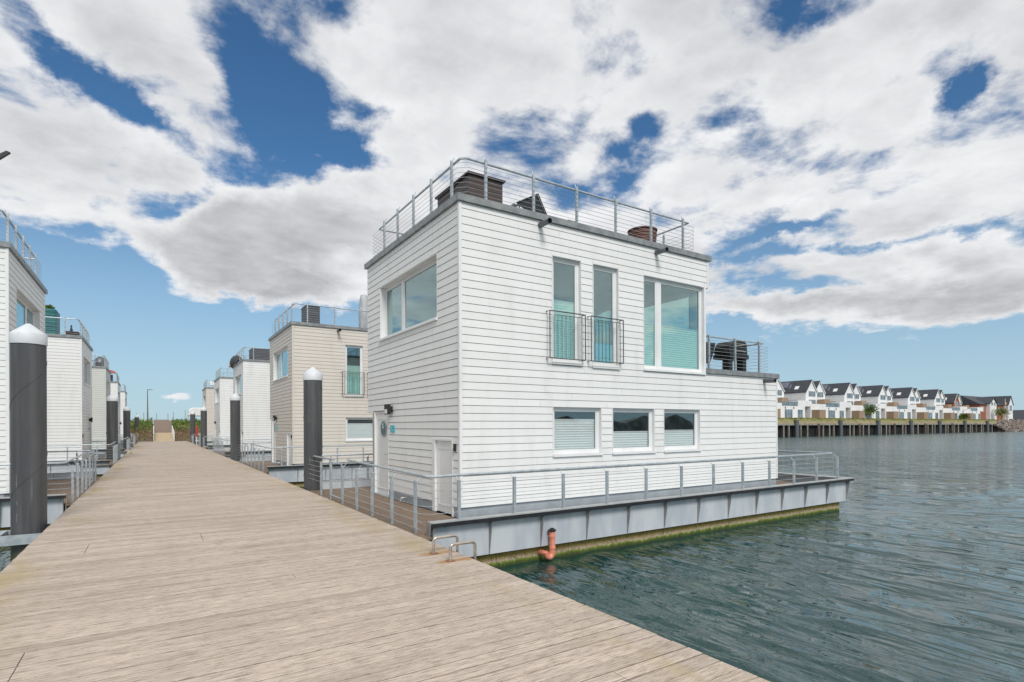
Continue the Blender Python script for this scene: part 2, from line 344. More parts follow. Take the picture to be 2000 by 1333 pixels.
def water_mat():
    m = mat('harbour_water', (.01, .05, .045)); T = m.node_tree; b = bsdf(m); P, (x, y, z) = pos(T)
    n = noise(P, .08, 3, .5, tree=T)
    T.links.new(mixc(sstep(n.outputs[0], .35, .7, tree=T), (.006, .040, .038), (.020, .072, .072), T), b.inputs['Base Color'])
    b.inputs['IOR'].default_value = 1.7
    T.links.new(sstep(M('ADD', M('MAXIMUM', x, 0., tree=T), M('MAXIMUM', y, 0., tree=T), tree=T), 12., 110., .03, .16, tree=T), b.inputs['Roughness'])
    w1 = noise(scaled(T, P, (1.0, .24, 1)), 3.8, 2.5, .5, .25, tree=T); w2 = noise(scaled(T, P, (1, .24, 1)), 1.3, 3, .55, .25, tree=T)
    w3 = noise(scaled(T, P, (1, .6, 1)), 9, 3, .6, .3, tree=T)
    w4 = noise(scaled(T, P, (1, .5, 1)), .38, 3, .55, .4, tree=T); far_ = sstep(M('ADD', M('MAXIMUM', x, 0., tree=T), M('MAXIMUM', y, 0., tree=T), tree=T), 18., 90., 0., 5., tree=T)
    h = M('MULTIPLY_ADD', M('MULTIPLY', w4.outputs[0], far_, tree=T), 1., M('MULTIPLY_ADD', w2.outputs[0], 1.5, M('MULTIPLY_ADD', w3.outputs[0], .09, w1.outputs[0], tree=T), tree=T), tree=T)
    bp = T.nodes.new('ShaderNodeBump'); dh = M('MAXIMUM', M('MULTIPLY', M('SUBTRACT', 8., y, tree=T), 1., tree=T), M('SUBTRACT', x, 16.2, tree=T), tree=T); T.links.new(sstep(dh, .2, 3.2, .4, 1., tree=T), bp.inputs['Strength']); bp.inputs['Distance'].default_value = .115
    T.links.new(h, bp.inputs['Height']); T.links.new(bp.outputs[0], b.inputs['Normal']); return m
wo_ = grid_mesh('water', X, Y, Z, water_mat()); wo_['kind'] = 'structure'

# ------------------------------------------------------------------ ground (dyke behind the pier)
def ground_mat():
    m = mat('dune_ground', (.2, .15, .1)); T = m.node_tree; b = bsdf(m); P, (x, y, z) = pos(T)
    n = noise(P, .35, 6, .65, tree=T); n2 = noise(P, 2.5, 5, .7, tree=T)
    c = mixc(sstep(n.outputs[0], .42, .58, tree=T), (.20, .17, .09), (.08, .115, .03), T)
    c = mixc(sstep(n2.outputs[0], .5, .72, 0, .7, tree=T), c, (.25, .18, .12), T)
    c = mixc(sstep(z, -.2, .7, .8, 0, tree=T), c, (.13, .105, .085), T)
    T.links.new(c, b.inputs['Base Color']); b.inputs['Roughness'].default_value = .9; return m
gx = np.unique(np.concatenate([np.linspace(-1500, -40, 30), np.linspace(-40, 40, 220), np.linspace(40, 420, 40)]))
gs = np.concatenate([np.linspace(0, 26, 70), np.linspace(30, 3300, 40)])
GX, GS = np.meshgrid(gx, gs)
shore = np.where(GX < -2.3, 88., 75.6); GY = shore*np.clip(1-(GS-20)/60, 0, 1)+GS+np.clip((GS-20)/60, 0, 1)*82
rr = np.random.RandomState(5)
GZ = np.interp(GS, [0, .8, 3, 12, 22, 26, 60, 3300], [-1.6, -.5, .3, 1.5, 2.45, 2.6, 2.55, 2.5])
GZ += (np.sin(GX*1.9+np.sin(GS*1.3)*2)*.07+rr.randn(*GZ.shape)*.05)*np.clip(GS/3, 0, 1)*np.clip((26-GS)/5, 0, 1)
pz = np.interp(GY, [75, 86, 97, 112], [-.3, .75, 2.3, 2.4])-.15; GZ = np.where((GX > -.35) & (GX < 2.45) & (GY < 112), np.minimum(GZ, pz), GZ)
gr = grid_mesh('ground', GX, GY, GZ, ground_mat()); gr['kind'] = 'structure'

# ------------------------------------------------------------------ pier
XL, XR = -1.48, 3.33
pier = thing('pier', None, None, (0.9, 0, -.05), kind='structure')
PB = .145
joints = {}
def jset(y0, y1, xj):
    for k in range(int(y0/PB), int(y1/PB)+1): joints.setdefault(k, []).append(xj)
jset(2.50, 2.72, 2.58); jset(4.83, 5.26, -.80); jset(9.25, 9.85, -.77); jset(9.25, 9.85, .60); jset(6.4, 6.5, 1.3); jset(14, 14.2, .6)
rest = MB(); rj = random.Random(4)
for k in range(-16, int(76.5/PB)):
    gp = rj.choice((.004, .006, .009, .013)); y0, y1 = k*PB+gp, (k+1)*PB-.002
    e0, e1 = rj.uniform(-.006, .006), rj.uniform(-.006, .006); dz = rj.uniform(-.0012, .0012)
    cuts = [XL+e0]+sorted(joints.get(k, []))+[XR+e1]
    for a, b_ in zip(cuts[:-1], cuts[1:]):
        a_ = a+(.003 if a != cuts[0] else 0); c_ = b_-(.003 if b_ != cuts[-1] else 0)
        if k < 125: MB().box(a_, c_, y0, y1, -.028+dz, dz).build('plank', PIER, pier, bevel=.0016)
        else: rest.box(a_, c_, y0, y1, -.028+dz, dz)
rest.build('planks', PIER, pier, kind='stuff')
for x in (XL+.06, -.2, .9, 2.0, XR-.06-.08):
    box('joist', PWD, pier, x, x+.08, -2.3, 76.4, -.20, -.0295)
for x in (XL+.02, XR-.06): box('edge_beam', GALV, pier, x, x+.035, -2.3, 76.4, -.42, -.20)
for i in range(14):
    y = 3+i*5.6
    for x in (XL+.35, XR-.35): MB().lathe(x, y, [(.15, -2.2), (.15, -.21)], 16).build('pier_leg', PILE, pier, smooth=True)

# ------------------------------------------------------------------ railings
def rail(name, label, group, loc, posts, post_h, hand, cables, m=GALV, th=.045, pz=None):
    t = thing(name, label, 'railing', loc, group)
    for p in posts:
        x, y, z = p[:3]; ox, oy = (p[3:5] if len(p) > 3 else (0, 0)); hh = p[5] if len(p) > 5 else post_h
        b = MB().box(x-th/2, x+th/2, y-.014 if not ox else y-th/2, y+.014 if not ox else y+th/2, z, z+hh) if False else MB().box(x-th/2, x+th/2, y-th/2, y+th/2, z, z+hh)
        b.tube([(x, y, z+hh-.05), (x+ox*.45, y+oy*.45, z+hh-.005), (x+ox, y+oy, z+hh+.07)], .008, 5)
        b.build('post', m, t)
    for h in hand: MB().tube(h, .0235, 8).build('handrail', m, t, smooth=True)
    for c_ in cables: MB().tube(c_, .0042, 4).build('cable', m, t)
    return t

# ------------------------------------------------------------------ houseboat
OPN = [  # right face openings: x0,x1,z0,z1,type
    (2.13, 2.90, 3.00, 5.14, 'tall'), (3.22, 3.98, 2.98, 5.14, 'tall'), (4.76, 6.90, 2.95, 5.12, 'corner'),
    (2.14, 3.46, 1.05, 2.05, 'low'), (3.78, 5.11, 1.05, 2.05, 'low'), (5.42, 6.73, 1.05, 2.05, 'low')]
OPF = [(.96, 4.24, 3.79, 5.08, 'front'), (3.70, 4.81, -.05, 2.02, 'door'), (.30, 1.21, -.05, 1.41, 'hatch')]
def window(parent, P, ax, u0, u1, z0, z1, kind, rec, detail, blind=None, seed=0):
    """P(u,w,z) -> world; u along the wall, w depth into the house"""
    def bx(b, a0, a1, w0, w1, c0, c1):
        p, q = P(a0, w0, c0), P(a1, w1, c1); b.box(p[0], q[0], p[1], q[1], c0, c1)
    fw = .055; b = MB(); sill_h = .05
    zb = z0+.05
    # reveal lining
    bx(b, u0, u0+.012, .004, rec+.05, zb, z1-.0); bx(b, u1-.012, u1, .004, rec+.05, zb, z1); bx(b, u0+.012, u1-.012, .004, rec+.05, z1-.012, z1)
    U0, U1, V1 = u0+.012, u1-.012, z1-.012
    bx(b, U0, U0+fw, rec, rec+.05, zb, V1); bx(b, U1-fw, U1, rec, rec+.05, zb, V1)
    bx(b, U0+fw, U1-fw, rec, rec+.05, V1-fw, V1); bx(b, U0+fw, U1-fw, rec, rec+.05, zb, zb+fw)
    f0 = .035
    bars = {'corner': [(u0+.50, .14)], 'front': [(u0+2.06, .13)]}.get(kind, [])
    for c_, w_ in bars: bx(b, c_, c_+w_, rec-.002, rec+.05, zb+fw, V1-fw)
    o = b.build('window', WF_, parent)
    edges = [U0+fw] + [v for c_, w_ in bars for v in (c_, c_+w_)] + [U1-fw]
    for a, c_ in zip(edges[0::2], edges[1::2]):
        p = MB(); bx(p, a, c_, rec+.02, rec+.028, zb+fw, V1-fw); p.build('pane', GLASS2 if kind == 'low' else GLASS, o)
        # sash
        s = MB()
        for q in ((a, a+f0, zb+fw, V1-fw), (c_-f0, c_, zb+fw, V1-fw)): bx(s, q[0], q[1], rec+.008, rec+.0185, q[2], q[3])
        bx(s, a+f0, c_-f0, rec+.008, rec+.0185, zb+fw, zb+fw+f0); bx(s, a+f0, c_-f0, rec+.008, rec+.0185, V1-fw-f0, V1-fw)
        s.build('sash', WF_, o)
        if blind:
            bt = blind if not isinstance(blind, dict) else blind['z']
            n = int((bt-zb-fw)/.026) if detail else 8; h = (bt-zb-fw)/n; pv = []
            bb = MB(); base = 0
            for i in range(n+1):
                w = rec+.055+(.012 if i % 2 else 0); z = zb+fw+i*h
                bb.v += [P(a+.005, w, z), P(c_-.005, w, z)]
            bb.f = [(2*i, 2*i+1, 2*i+3, 2*i+2) for i in range(n)]
            bb.build('blind', BLIND, o)
            t_ = MB(); bx(t_, a+.004, c_-.004, rec+.05, rec+.075, bt, bt+.02); t_.build('blind_rail', WF_, o)
    s = MB(); bx(s, u0-.015, u1+.015, -.035, rec+.0, z0, z0+.048); s.build('sill', WF_, o)
    return o
HOUSEB = 5.25
def house(X0, sx, Y0, SM, label, far=False, seglist=True, extra=()):
    def PR(u, w, z): return (X0+sx*u, Y0+w, z)           # near long face, u = distance from pier-side front
    def PF(u, w, z): return (X0+sx*w, Y0+u, z)           # front face, u = along y
    def PK(u, w, z): return (X0+sx*u, Y0+HOUSEB-w, z)    # far long face
    t = thing('floating_house', label, 'floating house', (X0, Y0, -.05), 'floating houses along the pier')
    def bxw(P, a0, a1, w0, w1, z0, z1, b): p, q = P(a0, w0, z0), P(a1, w1, z1); b.box(p[0], q[0], p[1], q[1], z0, z1)
    def panel(P, u0, u1, z0, z1, ops, w0=.03, w1=.16, m=BACK, name='wall'):
        b = MB(); us = sorted({u0, u1, *[max(u0, min(u1, v)) for o in ops for v in o[:2]]}); zs = sorted({z0, z1, *[max(z0, min(z1, v)) for o in ops for v in o[2:4]]})
        for i in range(len(us)-1):
            for j in range(len(zs)-1):
                cu, cz = (us[i]+us[i+1])/2, (zs[j]+zs[j+1])/2
                if any(o[0] < cu < o[1] and o[2] < cz < o[3] for o in ops): continue
                bxw(P, us[i], us[i+1], w0, w1, zs[j], zs[j+1], b)
        return b.build(name, m, t)
    def boards(P, u0, u1, z0, z1, ops, indiv, phase=.148):
        join = MB(); pitch = .1453; k = 0
        while True:
            a = phase+k*pitch; k += 1
            if a >= z1-.01: break
            if a+pitch <= z0+.02: continue
            lo, hi = max(a, z0), min(a+pitch-.010, z1)
            if hi-lo < .03: continue
            iv = [(o[0]-.004, o[1]+.004) for o in ops if o[2] < hi-.02 and o[3] > lo+.02]
            pcs = [(s, e, lo, hi) for s, e in cut(u0, u1, iv)]
            for o in ops:
                if o[2] < hi-.02 and o[3] > lo+.02:
                    if lo+.02 < o[2] < hi-.02: pcs.append((max(o[0], u0), min(o[1], u1), lo, o[2]))
                    if lo+.02 < o[3] < hi-.015: pcs.append((max(o[0], u0), min(o[1], u1), o[3], hi))
            np_ = []
            for s, e, l_, h_ in pcs:
                while e-s > 4.2:
                    j = s+random.uniform(1.6, 3.9); np_.append((s, j-.002, l_, h_)); s = j+.002
                np_.append((s, e, l_, h_))
            pcs = np_
            for s, e, lo, hi in pcs:
                if e-s < .03: continue
                b = MB() if indiv else join
                d = .0 if sx > 0 else 0
                # lap profile: bottom edge proud
                pts = [P(s, .03, lo), P(s, .003, lo), P(s, .010, hi), P(s, .03, hi)]
                pe = P(e, .03, lo); pb = P(s, .03, lo); dv = tuple(q-p for p, q in zip(pb, pe))
                b.prism(pts, dv)
                if indiv: b.build('siding_board', SM, t)
        if not indiv: join.build('siding', SM, t, kind='stuff')
    opn = [o for o in OPN]
    LX = 6.92; TX = 10.04; UX = 7.06
    # ---- upper and lower right (near) face
    panel(PR, .03, LX, .16, 5.78, OPN); boards(PR, .055, LX-.0, .148, .148+.1453*34, OPN, seglist)
    boards(PR, .055, UX-.06, .148+.1453*34-.002, 5.78, OPN+[(LX-.01, UX, 5.0, 5.12)], seglist)
    panel(PR, LX, TX, .16, 2.95, []); boards(PR, LX, TX-.055, .148, 2.95, [], seglist)
    # ---- front face
    vo = [(4.81, 5.25, -.05, 2.02)]
    panel(PF, .03, 5.22, .16, 5.78, OPF+vo); boards(PF, .055, 5.20, .148, 5.78, OPF+vo, seglist)
    # ---- far faces
    bk = [(4.9, 6.6, 3.0, 5.0)]
    panel(PK, .03, LX, 2.02, 5.78, bk); panel(PK, 1.4, TX, .16, 2.02, []); panel(PK, LX, TX, 2.02, 2.95, [])
    boards(PK, .055, LX, 2.05, 5.78, bk, False); boards(PK, 1.4, TX-.05, .148, 2.02, [], False)
    b = MB(); bxw(PR, 0, 1.4, 4.70, 4.81, -.05, 2.02, b); bxw(PR, 1.28, 1.4, 4.81, 5.22, -.05, 2.02, b); bxw(PR, 0.0, 1.4, 4.81, 5.25, 2.0, 2.05, b); b.build('porch_recess', SM, t)
    # ---- end walls (away from the pier)
    def PE(u, w, z): return (X0+sx*(LX-w), Y0+u, z)
    def PE2(u, w, z): return (X0+sx*(TX-w), Y0+u, z)
    eo = [(.35, 4.2, 3.0, 5.05)]
    panel(PE, .17, 5.08, 2.95, 5.78, eo, -.0, .12, m=REND); panel(PE2, .17, 5.08, .16, 2.95, [], 0, .13, m=SM)
    window(t, PE, 1, .35, 4.2, 2.98, 5.05, 'back', .04, False)
    window(t, PK, 1, 4.9, 6.6, 2.98, 5.0, 'back', .05, False)
    # corner boards
    cbm = SM
    for (P, u0, u1, z0, z1, nm) in ((PR, -.006, .053, .15, 5.78, 'corner_board'), (PR, TX-.053, TX+.004, .15, 2.95, 'corner_board'), (PR, UX-.058, UX, 5.12, 5.78, 'corner_board')):
        b = MB(); bxw(P, u0, u1, -.004, .055, z0, z1, b); b.build(nm, WF_ if SM is SW else SM, t)
    b = MB(); bxw(PR, LX-.0, UX-.06, .03, .17, 5.12, 5.78, b); bxw(PR, LX, UX-.004, .17, 5.1, 5.12, 5.78, b); bxw(PR, LX-.13, UX, .0, .17, 5.1, 5.12, b); b.build('eaves_band', WF_, t)
    b = MB(); bxw(PR, LX-.02, LX+.035, .0, .15, 2.96, 5.1, b); b.build('corner_post', WF_, t)
    # ---- floors, roofs
    b = MB(); bxw(PR, .17, LX-.14, .17, 5.06, 5.60, 5.77, b); b.build('roof', INT, t)
    b = MB(); bxw(PR, .17, LX-.14, .17, 5.06, 2.70, 2.85, b); bxw(PR, .17, TX-.14, .17, 4.6, -.04, .0, b); bxw(PR, 1.9, 1.98, .17, 5.06, 0, 5.6, b); b.build('inner_floor', INT, t)
    b = MB(); bxw(PR, LX, TX-.14, .17, 5.06, 2.80, 2.95, b); b.build('terrace_deck', PWD, t)
    def capring(x0, x1, y0, y1, z0, z1, w, openx0=False):
        b = MB(); bxw(PR, x0, x1, y0, y0+w, z0, z1, b); bxw(PR, x0, x1, y1-w, y1, z0, z1, b)
        if not openx0: bxw(PR, x0, x0+w, y0+w, y1-w, z0, z1, b)
        bxw(PR, x1-w, x1, y0+w, y1-w, z0, z1, b); b.build('roof_edge', CAP, t)
    capring(-.045, UX+.07, -.045, 5.295, 5.785, 5.91, .26); capring(LX+.04, TX+.05, -.04, 5.29, 2.955, 3.08, .22, True)
    # drain spouts
    for (x, z) in ((1.83, 5.69), (5.17, 5.69), (9.42, 2.86)):
        b = MB(); p0, p1 = PR(x, .03, z), PR(x, -.33, z-.015); b.tube([p0, p1], .055, 14, cap=False); b.tube([p1, p0], .047, 14, cap=False)
        b.build('drain_spout', DKM, t, smooth=True)
    # plinth
    b = MB(); bxw(PR, .02, TX, .045, .10, -.05, .15, b)
    for s, e in cut(.045, 4.70, [(.30, 1.21), (3.70, 4.81)]): bxw(PF, s, e, .02, .10, -.05, .15, b)
    b.build('plinth', PLINTH, t)
    # ---- windows of the near face
    bl = {0: 4.25, 1: None, 2: 4.02, 3: 1.77, 4: 1.50, 5: 1.52}
    for i, (a, c_, z0, z1, k) in enumerate(OPN):
        window(t, PR, 0, a, c_, z0-.09 if k == 'tall' else z0-.04, z1, k, .085, not far, blind=bl[i])
    if not far:
        b = MB(); n = 26
        for i in range(n+1):
            u = 3.33+.62*i/n; w = .17+.02*math.sin(i*1.9); b.v += [PR(u, w, 3.45), PR(u+(.0), w, 4.22-(.30*abs(i/n-1)**2))]
        b.f = [(2*i, 2*i+2, 2*i+3, 2*i+1) for i in range(n)]; b.build('curtain', CURT, t, smooth=True)
    window(t, PF, 1, *OPF[0][:2], OPF[0][2]-.04, OPF[0][3], 'front', .14, not far)
    # tall window guard rails
    for a in (1.98, 3.07):
        w = .93; g = MB()
        for u in (a, a+w): g.tube([PR(u, .0, 3.02), PR(u, -.115, 3.02), PR(u, -.115, 3.97), PR(u, 0, 3.97)], .013, 6)
        for z in (3.02, 3.97): g.tube([PR(a, -.115, z), PR(a+w, -.115, z)], .013, 6)
        g.tube([PR(a+.13, -.115, 3.90), PR(a+w-.10, -.115, 3.90)], .008, 5)
        go = g.build('window_guard', DKM, t, smooth=True)
        nb = 8
        for k in range(nb):
            u = a+.10+k*(w-.2)/(nb-1); MB().tube([PR(u, -.115, 3.03), PR(u, -.115, 3.90)], .0065, 5).build('baluster', DKM, go)
    # ---- entrance door
    fr = MB()
    for q in ((3.70, 3.745, .0, .10, .0, 1.98), (4.66, 4.80, .0, .12, -.05, 2.0), (3.70, 4.66, .03, .10, 1.98, 2.02)): bxw(PF, *q, fr)
    fo = fr.build('door', WF_, t)
    b = MB(); bxw(PF, 3.745, 4.66, .055, .10, -.02, 1.98, b)
    for q in ((3.80, 3.83, .045, .055, .1, 1.85), (4.56, 4.59, .045, .055, .1, 1.85), (3.83, 4.56, .045, .055, 1.82, 1.85), (3.83, 4.56, .045, .055, .1, .13)): bxw(PF, *q, b)
    b.build('door_leaf', WF_, fo)
    def disc(P, u, w, z, r, th, n=24): return [P(u+r*math.cos(2*math.pi*i/n), w, z+r*math.sin(2*math.pi*i/n)) for i in range(n)], (sx*th, 0, 0)
    pl, dv = disc(PF, 4.12, .030, 1.60, .20, .024); MB().prism(pl, dv).build('porthole', GALV, fo, smooth=False)
    pl, dv = disc(PF, 4.12, .024, 1.60, .165, .005); MB().prism(pl, dv).build('porthole_glass', MAT_PORT, fo)
    pl, dv = disc(PF, 4.12, .021, 1.66, .07, .002); MB().prism(pl, dv).build('round_emblem', MAT_EMB, fo)
    MB().tube([PF(3.83, .055, .98), PF(3.83, .0, .98), PF(3.95, .0, .98)], .011, 6).build('door_handle', STAIN, fo)
    b = MB(); bxw(PF, 3.70, 4.80, -.02, .05, -.05, -.02, b); b.build('door_threshold', GALV, fo)
    # ---- utility hatch
    fr = MB()
    for q in ((.30, .34, -.002, .10, -.05, 1.37), (1.09, 1.21, -.002, .10, -.05, 1.37), (.30, 1.21, .0, .10, 1.37, 1.41)): bxw(PF, *q, fr)
    ho = fr.build('hatch_door', WF_, t)
    b = MB(); bxw(PF, .34, 1.09, .045, .10, -.03, 1.37, b)
    for q in ((.42, .44, .037, .045, .1, 1.22), (.98, 1.0, .037, .045, .1, 1.22), (.44, .98, .037, .045, 1.2, 1.22), (.44, .98, .037, .045, .1, .12)): bxw(PF, *q, b)
    b.build('hatch_leaf', WF_, ho)
    # wall lamp, sign, card reader, tap
    b = MB(); bxw(PF, 3.36, 3.58, -.14, -.06, 1.93, 2.17, b); bxw(PF, 3.40, 3.54, -.06, .01, 1.98, 2.12, b); lo = b.build('wall_lamp', BLACK, t, bevel=.006)
    b = MB(); bxw(PF, 3.38, 3.56, -.1405, -.1395, 1.95, 2.05, b); bxw(PF, 3.585, 3.60, -.13, -.07, 1.98, 2.12, b); b.build('lamp_glass', WF_, lo)
    b = MB(); bxw(PF, 3.27, 3.52, -.012, .003, 1.51, 1.67, b); bo = b.build('door_sign', TEALS, t)
    b = MB(); bxw(PF, 3.40, 3.50, -.014, -.0125, 1.60, 1.615, b); bxw(PF, 3.31, 3.46, -.014, -.0125, 1.55, 1.56, b); b.build('sign_line', WF_, bo)
    b = MB(); bxw(PF, .15, .215, -.03, .003, 1.18, 1.32, b); b.build('card_reader', BLACK, t)
    if not far:
        MB().tube([PF(2.62, .02, -.0+.06), PF(2.62, -.10, .06), PF(2.62, -.12, .02), PF(2.62, -.12, -.03)], .014, 8).build('water_tap', STAIN, t, smooth=True)
    # ---- roof railing
    ZT = 5.91
    ps = [PR(x, .07, ZT)+(0, sx*0+.05) for x in (.61, 1.72, 2.84, 3.96, 5.08, 6.19)] + [PF(y, .08, ZT)+(sx*.05, 0) for y in (.45, 1.38, 2.3, 3.23, 4.12)]
    ps += [PR(6.50, y, ZT-.1) for y in (.95, 2.3, 3.8, 4.7)] + [PR(x, 4.75, ZT-.1) for x in (.7, 2.6, 4.5)]
    zh = 6.665
    hand = [[PR(6.45, 4.62, zh), PR(6.45, .12, zh), PR(.22, .12, zh), PR(.13, .20, zh), PR(.13, 4.62, zh), PR(6.45, 4.63, zh)]]
    cab = []
    for i in range(7):
        z = 6.0+i*.092; cab.append([PR(6.45, 5.0, z), PR(6.76, 4.7, z), PR(6.76, .25, z), PR(6.55, .035, z), PR(.20, .035, z), PR(.045, .18, z), PR(.045, 4.85, z), PR(.35, 5.15, z), PR(6.3, 5.15, z)])
    rail('roof_railing', 'grey steel cable railing on the roof of the '+extra[0], 'cable railings on the roofs', (X0+sx*3, Y0+2.6, ZT), ps, .80, hand, cab)
    ps = [PR(x, .07, 3.08)+(0, .05) for x in (7.16, 8.23, 9.30)]+[PR(9.62, y, 2.96)+(0, 0, .95) for y in (1.45, 2.6, 3.9, 4.8)]
    zh = 3.92
    cab = [[PR(7.05, .035, 3.18+i*.09), PR(9.66, .035, 3.18+i*.09), PR(9.86, .2, 3.18+i*.09), PR(9.86, 4.8, 3.18+i*.09), PR(9.7, 5.1, 3.18+i*.09), PR(7.1, 5.1, 3.18+i*.09)] for i in range(8)]
    rail('terrace_railing', 'grey steel cable railing around the lower terrace of the '+extra[0], 'cable railings on the terraces', (X0+sx*8.5, Y0+2.6, 3.08), ps, .86, [[PR(7.02, .12, zh), PR(9.55, .12, zh), PR(9.55, 4.9, zh), PR(7.02, 4.9, zh)]], cab)
    return t
MAT_PORT = mat('porthole_glass', (.10, .16, .17), (.16, .24, .24), 3, .1)
MAT_EMB = mat('emblem_print', (.75, .80, .78), (.05, .30, .16), 9, .4, contrast=(.48, .52))

def platform(X0, sx, Y0, who, far=False):
    def P(x, y, z): return (X0+sx*x, Y0+y, z)
    t = thing('float_platform', 'grey steel-clad concrete float carrying the '+who, 'float platform', (X0+sx*4, Y0+2.6, WZ), 'floats under the houses')
    def bb(m, nm, *a, **k):
        p, q = P(a[0], a[2], a[4]), P(a[1], a[3], a[5]); return MB().box(p[0], q[0], p[1], q[1], a[4], a[5]).build(nm, m, t, **k)
    N, F = -1.25, HOUSEB+1.25       # outer edges
    bb(HULL, 'concrete_float', -1.05, 11.40, -.99, HOUSEB+.99, -1.6, -.47)
    bb(BACK, 'inner_hull', -1.05, 11.50, -1.05, HOUSEB+1.05, -.465, -.10)
    nr = 12
    for side in (0, 1):
        s = 1 if side == 0 else -1; yo = N if side == 0 else F
        bb(FLT, 'flange', -1.15, 11.69, yo, yo+s*.15, .150, .170)
        bb(BLACK, 'shaded_flange_edge', -1.15, 11.69, yo+s*.001, yo+s*.009, .085, .1495)  # flange lip in black, its shade and dirt put into the colour
        for k in range(nr):
            x0 = -1.11+1.05*k+.02; x1 = min(x0+1.05-.012, 11.50)
            bb(PANEL, 'side_panel', x0, x1, yo+s*.13, yo+s*.14, -.475, .149)
            MB().prism([P(x0-.012, yo+s*.010, .149), P(x0-.012, yo+s*.129, .149), P(x0-.012, yo+s*.129, -.45), P(x0-.012, yo+s*.115, -.45)], (sx*.012, 0, 0)).build('rib', RIBM, t)
        MB().prism([P(11.5, yo+s*.015, .149), P(11.5, yo+s*.129, .149), P(11.5, yo+s*.129, -.45), P(11.5, yo+s*.115, -.45)], (sx*.012, 0, 0)).build('rib', RIBM, t)
    bb(FLT, 'flange', 11.39, 11.69, N+.152, F-.152, .150, .170); bb(PANEL, 'side_panel', 11.53, 11.54, N+.14, F-.14, -.475, .149)
    bb(PANEL, 'side_panel', -1.135, -1.122, N+.145, F-.145, -.475, -.09)
    for yo, s in ((N, 1), (F, -1)):
        MB().prism([P(-1.163, yo, .17), P(-1.163, yo+s*.15, .17), P(-1.163, yo+s*.15, -.475), P(-1.163, yo+s*.115, -.475)], (sx*.012, 0, 0)).build('end_plate', RIBM, t)
    # deck boards
    if not far:
        n = 9; w = 1.26/n
        for k in range(n): bb(PWD, 'deck_board', -1.28+k*w+.002, -1.28+(k+1)*w-.002, N+(.0 if k == 0 else .152), F-(.0 if k == 0 else .152), -.085, -.052)
        for k in range(8): bb(PWD, 'deck_board', 10.10+k*.145, 10.10+k*.145+.141, N+.152, F-.152, -.085, -.052)
    else:
        bb(PWD, 'deck', -1.28, -.02, N+.03, F-.03, -.085, -.052); bb(PWD, 'deck', 10.06, 11.3, N+.152, F-.152, -.085, -.052)
    bb(GALV, 'walkway_plate', -.018, 10.05, N+.152, -.01, -.085, -.052); bb(PWD, 'deck', -.018, 10.05, HOUSEB+.01, F-.152, -.085, -.052)
    # railing
    ps = [P(-1.23, y, -.052)+(sx*.10, 0, .84) for y in (-.83, .20, 1.24, 2.19, 3.20, 4.16, 5.05)]
    ps += [P(-.64+1.05*k, N+.06, .17)+(0, .10, .62) for k in range(12)]
    ps += [P(-.64+1.05*k, F-.06, .17)+(0, -.10, .62) for k in range(12)]
    ps += [P(11.2, y, .17)+(-sx*.1, 0, .62) for y in (1.2, 2.6, 4.0)]
    zh = .865; gy = 3.15
    hand = [[P(-1.13, gy, zh+.05), P(-1.13, N+.22, zh), P(-1.02, N+.17, zh-.01), P(-.6, N+.16, zh), P(10.80, N+.16, zh), P(11.1, N+.3, zh), P(11.1, F-.3, zh), P(10.8, F-.16, zh), P(-1.0, F-.16, zh), P(-1.13, F-.3, zh), P(-1.13, 4.2, zh)]]
    cab = [[P(-1.25, gy, .05+.12*i), P(-1.25, N+.12, .05+.12*i)] for i in range(2)]
    for i in range(5):
        z = .29+.12*i
        cab.append([P(-1.25, gy, z), P(-1.25, N+.22, z), P(-1.13, N+.05, z), P(10.7, N+.05, z)])
        cab.append([P(-1.25, 4.2, z), P(-1.25, F-.25, z), P(-1.1, F-.05, z), P(10.7, F-.05, z)])
    r = rail('walkway_railing', 'grey steel cable railing around the walkway of the '+who, 'cable railings around the floats', (X0-sx*1.2, Y0, -.05), ps, .62, hand, cab)
    g = MB()
    for a, b in (((3.27, .05), (4.08, .05)), ((3.27, .82), (4.08, .82)), ((3.27, .05), (3.27, .82)), ((4.08, .05), (4.08, .82))):
        g.tube([P(-1.23, a[0], a[1]), P(-1.23, b[0], b[1])], .017, 6)
    g.build('gate', GALV, r)
    return t

XH = 4.71
names_r = ['big nearest house', 'beige house', 'third right house', 'fourth right house', 'farthest right house']
names_l = ['leftmost white house', 'house with the teal cabinet', 'pale grey-green house', 'fourth left house', 'farthest left house']
lab_r = ['large two-storey white clapboard floating house with roof deck, nearest on the right', 'beige clapboard floating house behind the dark pile right of the pier', 'white clapboard floating house with dark rolled cover on its roof edge', 'small distant white clapboard floating house, fourth on the right', 'farthest floating house on the right, beige cladding']
lab_l = ['white clapboard floating house cut off by the left frame edge', 'white clapboard floating house with a teal cabinet on its roof', 'pale grey-green floating house, third on the left of the pier', 'white floating house with red and blue parasol on its roof', 'farthest white floating house on the left of the pier']
YR = [9.04, 23.59, 38.2, 52.7, 67.2]; YLH = [16.95, 32.4, 47.8, 63.0, 79.0]
mr = [SW, SB, SW, SW, SB]; ml = [SW, SW, SG, SW, SW]
for i in range(5):
    house(XH, 1, YR[i], mr[i], lab_r[i], far=i > 1, seglist=(i == 0), extra=(names_r[i],)); platform(XH, 1, YR[i], names_r[i], far=i > 1)
    house(-2.79, -1, YLH[i], ml[i], lab_l[i], far=i > 0, seglist=(i == 0), extra=(names_l[i],)); platform(-2.79, -1, YLH[i], names_l[i], far=i > 0)

